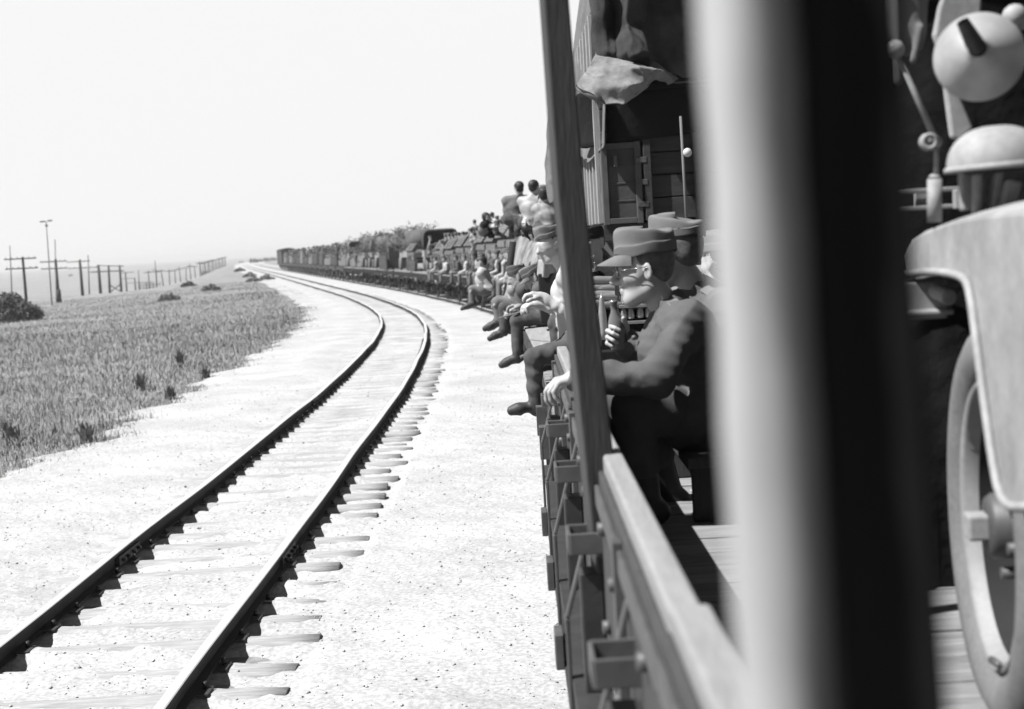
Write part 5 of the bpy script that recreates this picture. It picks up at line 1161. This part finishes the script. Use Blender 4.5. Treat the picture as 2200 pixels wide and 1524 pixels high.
px_man("man in pale cap leaning over his knees, boots hanging over the lowered side", 15.0, R(85), (1186, 678), (1162, 612), (1148, 600), (1110, 690), (1113, 765), (1124, 682), (1130, 758), (1120, 660), (1112, 668), (-.85, -.1, -.5), cap=M_capc, low=M_trou, peak=True, headup=(-.5, 0, 1), skin=M_skin2)
px_man("man in rolled sleeves with boots dangling, next beyond the man in the pale cap", 17.0, R(88), (1140, 672), (1126, 612), (1112, 597), (1083, 662), (1084, 710), (1094, 660), (1096, 706), (1104, 660), (1098, 664), (-.95, 0, -.25), top=M_cloth, cap=M_cloth, peak=False, skin=M_skin2)
px_man("man sitting at the edge before the pale canvas, thin pale trousers and bare head", 18.2, R(90), (1112, 652), (1106, 612), (1102, 596), (1068, 650), (1072, 690), (1072, 648), (1078, 690), (1082, 650), (1080, 652), (-.95, 0, -.2), top=M_paint2, low=M_capc, skin=M_skin2)
px_man("barebacked dark-haired man sitting hunched on the wagon edge under the benches", 24.5, R(80), (1040, 622), (1040, 580), (1033, 567), (1014, 622), (1014, 652), (1022, 622), (1024, 650), (1022, 618), (1024, 620), (-.9, .2, -.3), h=.018, top=M_skin, low=M_capc, bare_arms=True, skin=M_skin)
px_man("shirtless man seen from behind, seated highest on the seat backs beside the stake", 23.0, R(-20), (1140, 478), (1141, 424), (1148, 404), (1150, 482), (1150, 505), (1128, 482), (1128, 505), (1128, 474), (1154, 476), (.5, .85, 0), h=.014, shw=.165, dn=.1, top=M_skin2, low=M_trou, bare_arms=True)
px_man("dark-haired man whose round head shows above the nearest seat back", 21.0, R(0), (1178, 492), (1174, 440), (1168, 421), (1178, 494), (1178, 510), (1166, 494), (1166, 510), (1180, 490), (1164, 490), (0, 1, 0), h=.014, shw=.15, dn=.1, top=M_paint2, low=M_trou)
px_man("man in light shirt left of the shirtless one, looking down the line", 25.0, R(10), (1106, 470), (1110, 424), (1114, 406), (1112, 474), (1112, 495), (1100, 474), (1100, 495), (1116, 466), (1100, 468), (-.4, .9, 0), h=.018, dn=.1, top=M_capc, low=M_trou)
px_man("man in dark shirt sitting up on the benches with arms on raised knees", 33.0, R(-100), (1040, 494), (1042, 480), (1046, 469), (1062, 486), (1066, 500), (1064, 488), (1068, 502), (1058, 490), (1058, 492), (.8, .2, -.1), h=.02, top=M_black, low=M_capc)
px_man("man in pale tunic sitting in the black mouth of the canvas truck, arm outstretched", 84.0, R(-80), (922, 545), (922, 525), (924, 513), (934, 545), (936, 560), (934, 545), (936, 560), (945, 520), (944, 525), (.8, -.4, 0), h=.03, top=M_capc, low=M_capc, cap=M_capc, peak=False, hands=False)
# seated figures copied along the benches and the deck edge
def local_man(name_, shirt, low, hair, capm, pose, h=.022):
    if pose == "bench":
        J = sitting((0, 0, .10), (0, -.12, .60), (0, -.06, .79), 0, (-.12, .44, .12), (-.12, .50, -.30), (.12, .44, .12), (.12, .50, -.30), (-.14, .40, .20), (.14, .40, .20))
    elif pose == "ledge":
        J = sitting((0, 0, .10), (0, .10, .60), (0, .18, .77), 0, (-.13, .44, .08), (-.12, .48, -.36), (.14, .42, .10), (.12, .40, -.36), (-.08, .40, .18), (.10, .42, .18))
    else:
        J = sitting((0, 0, .95), (0, .0, 1.46), (0, .04, 1.66), 0, (-.10, .04, .50), (-.10, 0, .08), (.10, .05, .50), (.10, .02, .08), (-.24, .10, .90), (.24, .12, .92), toe=(0, 1, -.1))
    return man("x", J, (0, 1, -.1), "men riding on the train", h, top=shirt, low=low, hair=hair, cap=capm, peak=False, hands=True, skin=M_skin2)
protos = {}
def crowd(key, loc, rz, label):
    o = protos[key]
    if not o.get("used"): o["used"] = 1; c = o
    else:
        c = o.copy(); COL.objects.link(c); del c["used"]
        for ch in [x for x in TCR.get(o.name, [])]: d = ch.copy(); COL.objects.link(d); d.parent = c
    c.location = loc; c.rotation_euler = (0, 0, rz); c["label"] = label
    return c
for key, args in {"pale_bench": (M_shirt, M_trou, True, None, "bench"), "grey_bench": (M_cloth, M_trou, True, None, "bench"), "cap_bench": (M_capc, M_trou, True, M_capc, "bench"), "grey_ledge": (M_cloth, M_capc, True, M_capc, "ledge"), "pale_ledge": (M_shirt, M_capc, True, None, "ledge"), "pale_stand": (M_capc, M_capc, True, None, "stand"), "bare_stand": (M_skin2, M_trou, True, None, "stand")}.items(): protos[key] = local_man(key, *args)
# local meshes sit at their pelvis: move the data so the origin is the seat
for o in protos.values():
    base = Vector(o.location); o.data.transform(Matrix.Translation(base)); o.location = (0, 0, 0)
    for ch in kids(o):
        ch.data.transform(Matrix.Translation(base))
TCR = tree_of(None); rr = random.Random(5)
LB = {"pale_bench": "man in pale shirt, one of those sitting on the crew carrier benches", "grey_bench": "bareheaded man in grey tunic, one of those sitting on the crew carrier benches", "cap_bench": "man in pale cap, one of those sitting on the crew carrier benches"}
for ci, (p, a) in enumerate(CARR[:11]):
    for k in range(4):
        for x in (-.38, .12, .62):
            if rr.random() < (.72 if ci else .3):
                loc = Vector(p) + Matrix.Rotation(a, 3, 'Z') @ Vector((x + rr.uniform(-.08, .08), -1.5 + k * 1.02 - .05, 1.235)); key = rr.choice(["pale_bench", "grey_bench", "grey_bench", "cap_bench"]); crowd(key, loc, a + rr.uniform(-.5, .5), LB[key])
for ci, (p, a) in enumerate(CARR[:9]):
    for x, k in ((.30, ci % 3), (-.25, (ci + 1) % 4)):
        loc = Vector(p) + Matrix.Rotation(a, 3, 'Z') @ Vector((x, -1.5 + k * 1.02 + .3, 1.62)); crowd(("pale_bench", "grey_bench", "cap_bench")[(ci + k) % 3], loc, a + rr.uniform(-1.2, 1.2), ("man in pale shirt, one of those perched high above the crew carrier benches", "bareheaded man in grey, one of those perched high above the crew carrier benches", "man in pale cap, one of those perched high above the crew carrier benches")[(ci + k) % 3])
for (k, y, key, lab) in [(3, -.6, "grey_ledge", "man in grey tunic, nearest of the group dangling legs by the white bundle"), (3, .1, "pale_ledge", "man in pale shirt in the middle of the group dangling legs by the white bundle"), (3, .75, "grey_ledge", "capped man beside the white bundle, farthest of the group dangling legs"), (6, -3.2, "pale_ledge", "lone man in pale shirt dangling his legs below the branch-covered truck")]:
    crowd(key, on_wagon(k, -1.30, y, .02), wag_at(k)[1] + R(90) + rr.uniform(-.3, .3), lab)
for (k, y, key) in [(2, -3.4, "grey_ledge"), (2, 1.2, "pale_ledge"), (2, 3.1, "grey_ledge"), (3, -3.8, "pale_ledge"), (3, 3.6, "grey_ledge"), (4, -2.2, "pale_ledge"), (4, -1.5, "grey_ledge"), (4, 2.4, "grey_ledge"), (5, -3.3, "pale_ledge"), (5, .9, "grey_ledge"), (6, 1.6, "pale_ledge"), (6, 3.2, "grey_ledge")]:
    crowd(key, on_wagon(k, -1.30, y, .02), wag_at(k)[1] + R(90) + rr.uniform(-.5, .5), "capped man in grey, one of those sitting along the deck edge below the carriers" if key == "grey_ledge" else "man in pale shirt, one of those sitting along the deck edge below the carriers")
for (k, y, key) in [(2, -.5, "pale_stand"), (4, 4.4, "bare_stand"), (6, -.3, "pale_stand")]:
    crowd(key, on_wagon(k, -1.22, y, .0), wag_at(k)[1] + rr.uniform(-1.5, 1.5), "man in light clothes, one of those standing on a deck between the crew carriers" if key == "pale_stand" else "tanned shirtless man, one of those standing on a deck between the crew carriers")
S = Soft(); q = on_wagon(3, -1.25, 1.75, .12); S.cap(q, q + Vector((.1, .9, .02)), .16, .11, k=.05); S.cap(q + Vector((0, .3, .1)), q + Vector((.1, .7, .08)), .1, k=.06)
tag(soft_obj(S, .02, "bundle", [M_shirt], None, tuple(q)), "white cloth bundle at the wagon edge beside the men with dangling legs", "bundle")
# sticks held out by the seated men
for (pa_, pb_, da, db, rr_, lab) in [((1118, 768), (1196, 732), 12.4, 12.5, .014, "short wooden stick held out low past the raised shoe"), ((1072, 684), (1250, 632), 14.2, 12.3, .008, "long thin pale rod held across the knees of the men at the edge")]:
    b = MB(at(*pa_, da)); b.cyl(at(*pa_, da), at(*pb_, db), rr_, rr_ * .8, 8); tag(b.build("stick", M_capc), lab, "stick")
# ================================================================== LEFT OF THE LINE
M_pole = mat("tarred_pole", 0.05, 0.9, nscale=3, var=.3, bump=.2)
M_thin = mat("grey_mast", 0.16, 0.8, nscale=3, var=.2, bump=0)
def tz(y, w): return float(terr(np.array([y]), np.array([w]))[0])
def gpt(px, py_guess, d):
    """ground point at distance d under photo column px"""
    p = at(px, py_guess, d); 
    # find w for this plan point
    w = -20.0
    for _ in range(30):
        x, y = P2(p.y, w); w += (p.x - float(x)) * .9
    return Vector((p.x, p.y, tz(p.y, w)))
def telegraph(label, base, topz, arms, lean=0, r0=.11, group="telegraph poles in the field", braces=0):
    t = thing("telegraph_pole", label, "telegraph pole", tuple(base), 0, group); h = topz - base.z
    b = MB(); b.cyl((0, 0, -.3), (lean, 0, h), r0, r0 * .75, 10); b.build("pole", M_pole, t)
    for (za, wl, wr_) in arms:
        b = MB(); b.bar((-wl + lean, -.12, za - base.z + .03), (wr_ + lean, -.12, za - base.z), .10, .11); b.build("crossarm", M_pole, t)
        ins = MB()
        for q in np.linspace(-wl + .15, wr_ - .15, 6): ins.cyl((q + lean, -.12, za - base.z + .05), (q + lean, -.12, za - base.z + .22), .035, .03, 6)
        ins.build("insulators", M_thin, t)
    return t
ONES = ["first telegraph pole from the left, two long crossarms, foot behind the dark bush", "second telegraph pole from the left with a thickened foot and two crossarms", "third telegraph pole from the left, its lower crossarm at half height", "fourth telegraph pole from the left, one low crossarm"]
for i, (px, top, d, arms) in enumerate([(56, 552, 128, [(556, 17, 86), (577, 18, 88)]), (126, 557, 164, [(562, 93, 150), (577, 94, 151)]), (178, 558, 212, [(562, 150, 200), (576, 152, 216)]), (217, 569, 255, [(584, 194, 240)])]):
    base = gpt(px, 640, d); T = at(px - 4, top, d); sc = d / FPX
    t = telegraph(ONES[i], base, T.z, [(at(px, ya, d).z, (px - xa) * sc, (xb - px) * sc) for ya, xa, xb in arms], lean=0, r0=.19 * d / 164)
    if i == 1: b = MB(); b.cyl((0, 0, -.2), (0, 0, 1.5), .33, .28, 10); b.build("butt", M_pole, t)
# twin pole with cross bracing
d = 285; b0, b1 = gpt(236, 630, d), gpt(261, 630, d); t = thing("telegraph_pole", "twin telegraph pole with X bracing low between its legs", "telegraph pole", tuple(b0), 0, "telegraph poles in the field")
for q, px in ((b0, 233), (b1, 257)):
    b = MB(b0); b.cyl(q - Vector((0, 0, .3)), at(px, 570, d), .26, .2, 10); b.build("pole", M_pole, t)
b = MB(b0); b.bar(at(196, 585, d), at(266, 582, d), .2, .2); b.build("crossarm", M_pole, t); b = MB(b0); b.bar(at(214, 571, d), at(266, 572, d), .15, .15); b.build("crossarm", M_pole, t)
b = MB(b0); b.bar(b0 + Vector((0, -.2, 1.7)), b1 + Vector((0, -.2, .1)), .16, .16); b.bar(b1 + Vector((0, .2, 1.7)), b0 + Vector((0, .2, .1)), .16, .16); b.build("brace", M_pole, t)
for i, (px, top, d, arm) in enumerate([(273, 585, 345, (586, 262, 292)), (292, 597, 400, (598, 262, 293)), (300, 605, 440, (607, 276, 330)), (316, 607, 480, (609, 300, 332)), (331, 608, 520, (610, 316, 345))]):
    base = gpt(px, 632, d); sc = d / FPX
    telegraph("far telegraph pole in the short row right of the braced twin pole", base, at(px, top, d).z, [(at(px, arm[0], d).z, (px - arm[1]) * sc, (arm[2] - px) * sc)], r0=.2 * d / 345, group="far telegraph poles in the dip")
# the row that climbs beside the line to the horizon
for i in range(30):
    px = 345 + 165 * (1 - (1 - i / 19) ** 1.35); d = 300 + 330 * (i / 29); w = float(np.interp(i, [0, 9, 29], [-24, -15, -9])); x, y = P2(d, w); base = Vector((float(x), float(y), tz(d, w)))
    telegraph("small telegraph pole in the long row beside the line, climbing to the horizon", base, base.z + 4.1 + .3 * math.sin(i * 3), [(base.z + 3.7, .9, .9)], lean=.25 * math.sin(i * 2.3), r0=.12, group="telegraph poles beside the line")
# thin masts
for (px, py0, top, d, lab, tee) in [(112, 660, 476, 150, "tall thin mast with a wide T-shaped head standing in the field", True), (24, 630, 528, 150, "bare thin mast at the far left, taller than the telegraph pole beside it", False), (121, 640, 514, 190, "bare thin mast rising right behind the second telegraph pole", False), (192, 632, 548, 240, "faint bare mast just right of the third telegraph pole", False), (336, 604, 560, 420, "faint bare mast near the end of the far row of poles", False), (300, 628, 580, 380, "short bare mast between the far poles in the dip", False)]:
    base = gpt(px, py0, d); T = at(px - (13 if tee else 3), top, d); t = thing("mast", lab, "mast", tuple(base)); b = MB(base); b.cyl(base - Vector((0, 0, .3)), T, .075 * d / 150, .05 * d / 150, 8); b.build("pole", M_thin, t)
    if tee:
        for (xa, xb, yy) in ((86, 97, 476), (102, 112, 474)): b = MB(base); b.bar(at(xa, yy + 1, d), at(xb, yy, d), .2, .13); b.build("head", M_pole, t)
        b = MB(base); b.cyl(at(100, 483, d), at(100, 487, d), .16, n=8); b.build("collar", M_thin, t)
# thin field gate of rails in the dip
gp = thing("fence", "low rail fence in the dip below the far telegraph poles", "fence", tuple(gpt(325, 628, 430))); b = MB(gp.location)
for yy in (612, 618, 624): b.bar(at(300, yy + 2, 430), at(345, yy - 1, 430), .15, .18)
for px in range(302, 346, 7): b.cyl(at(px, 628, 430), at(px, 606, 430), .1, n=6)
b.build("rails", M_thin, gp)

# bushes ---------------------------------------------------------------
def leaf_cloud(centers, n, ls, seed, squash=1.0):
    r_ = np.random.default_rng(seed); V = []; C = np.array([c[:3] for c in centers]); Rr = np.array([c[3] for c in centers]); pr = Rr ** 2 / (Rr ** 2).sum()
    k = r_.choice(len(C), n, p=pr); d = r_.normal(size=(n, 3)); d /= np.linalg.norm(d, axis=1)[:, None]; rad = Rr[k] * (.45 + .62 * r_.random(n) ** .5); p = C[k] + d * rad[:, None] * np.array([1, 1, squash])
    a = r_.normal(size=(n, 3)); a /= np.linalg.norm(a, axis=1)[:, None]; b = np.cross(a, d + .5 * r_.normal(size=(n, 3))); b /= np.linalg.norm(b, axis=1)[:, None]; s = ls * r_.uniform(.5, 1.3, n)[:, None]
    V = np.stack([p - a * s, p + b * s * .45, p + a * s, p - b * s * .45], 1).reshape(-1, 3); F = np.arange(4 * n).reshape(n, 4); return V, F
M_leaf = mat("dark_bush_leaves", 0.10, 0.8, nscale=1.2, var=.5, bump=0, fine=.4, fscale=5, spec=.3, contrast=1.4)
M_leaf2 = mat("pale_shrub_leaves", 0.26, 0.85, nscale=1.5, var=.4, bump=0, fine=.3, fscale=6, spec=.2)
def bush(label, base, lobes, n, ls, m, seed, name="bush", squash=1.0):
    t = thing(name, label, "bush", tuple(base)); V, F = leaf_cloud(lobes, n, ls, seed, squash); mesh_from("leaves", V, F, m, parent=t)
    q = MB(); r_ = random.Random(seed)
    for i in range(6):
        c = lobes[r_.randrange(len(lobes))]; q.tube([(r_.uniform(-.1, .1), 0, -.1), (c[0] * .4, c[1] * .4, c[2] * .45), (c[0] * .9, c[1] * .9, c[2] * 1.0)], .025 * c[3], 6)
    q.build("stems", M_pole, t); return t
d = 92; bc = gpt(30, 668, d)
bush("big dark rounded bush at the left edge with pale blossoms, under the first telegraph pole", bc, [(-1.0, 0, .9, .8), (-.2, .2, 1.05, .85), (.6, 0, .65, .7), (1.2, .1, .5, .55), (-.1, -.3, .4, .7), (-1.4, 0, .5, .6), (.9, -.2, .3, .5), (-.6, .1, 1.45, .5), (1.6, 0, .35, .35)], 5200, .11, M_leaf, 3)
for i, (px, py, d, s, m, lab) in enumerate([(515, 572, 330, .85, M_leaf, "round dark shrub on the bank where the line meets the horizon"), (536, 586, 230, .7, M_leaf2, "low pale shrub beside the white ballast at the far bend"), (452, 606, 150, .7, M_leaf2, "shrub halfway up the grassy bank, left of the far bend"), (362, 640, 120, .6, M_leaf2, "scrubby shrub in the grass right of the far poles"), (405, 604, 190, .7, M_leaf, "small dark shrub on the bank by the foot of the pole row"), (572, 605, 190, .7, M_leaf2, "wide low shrub patch at the edge of the bank near the bend"), (545, 602, 185, .6, M_leaf2, "grey shrub left of the wide low patch near the bend")]):
    bc = gpt(px, py, d); bush(lab, bc, [(-.8 * s, 0, .35 * s, .5 * s), (.3 * s, 0, .5 * s, .55 * s), (-.1 * s, .2, .75 * s, .4 * s), (1.0 * s, 0, .25 * s, .4 * s), (-1.4 * s, .1, .2 * s, .3 * s), (1.5 * s, 0, .15 * s, .25 * s)], 620, .15 * s + .05, m, 20 + i)
# tall weeds standing out of the grass
for i, (px, py, d, hh, lab) in enumerate([(385, 752, 38, .42, "spiky pale weed with splayed stalks in the middle of the meadow"), (300, 805, 31, .40, "dark bushy weed in the near meadow left of the spiky one"), (185, 965, 22, .36, "dark leafy weed at the front edge of the meadow"), (28, 950, 22.5, .40, "dark weed at the lower left edge of the picture"), (440, 790, 33, .28, "small dark weed close to the ballast edge"), (365, 850, 28.5, .26, "flat dark weed beside the ballast, below the spiky one")]):
    p = at(px, py, d); base = gpt(px, py, d); t = thing("weed", lab, "weed", tuple(base)); r_ = random.Random(70 + i); q = MB()
    for _ in range(46):
        th = r_.uniform(0, 6.28); ln = r_.uniform(.1, .75); e = Vector((math.cos(th) * hh * ln, math.sin(th) * hh * ln, hh * r_.uniform(.5, 1.25))); s = Vector((r_.uniform(-.1, .1), r_.uniform(-.1, .1), -.02)); m_ = s.lerp(e, .6) + Vector((0, 0, hh * .12)); sd_ = Vector((-math.sin(th), math.cos(th), 0)) * .02
        q.add([s - sd_ * .5, s + sd_ * .5, m_ + sd_, m_ - sd_], [(0, 1, 2, 3)]); q.add([m_ - sd_, m_ + sd_, e], [(0, 1, 2)])
    q.build("leaves", M_weed if i else M_leaf2, t)
# far scrub on the horizon
r_ = np.random.default_rng(8)
for i in range(9):
    d = 700 + 60 * i; px = (440, 548, 560, 574, 588, 600, 520, 150, 330)[i]; base = gpt(px, 562, d); s = r_.uniform(.9, 1.6); bush("tiny scrub bush on the far horizon", base, [(-s, 0, .6 * s, .8 * s), (s * .6, 0, .5 * s, .7 * s), (0, 0, .9 * s, .6 * s)], 160, .45 * s, M_leaf2, 200 + i)["group"] = "scrub on the horizon"

# ================================================================== AIR
hb_ = MB(); hb_.box((-900, 2900, 3.0), (7000, 6600, 30.0)); hm_ = bpy.data.materials.new("summer_haze"); hm_.use_nodes = True; t_ = hm_.node_tree; t_.nodes.clear()
ho_ = t_.nodes.new("ShaderNodeOutputMaterial"); pv_ = t_.nodes.new("ShaderNodeVolumePrincipled"); pv_.inputs["Color"].default_value = (.9, .9, .9, 1); pv_.inputs["Density"].default_value = 0.00038; pv_.inputs["Anisotropy"].default_value = 0.3
t_.links.new(pv_.outputs[0], ho_.inputs["Volume"]); ho = hb_.build("haze", hm_); tag(ho, kind="stuff")
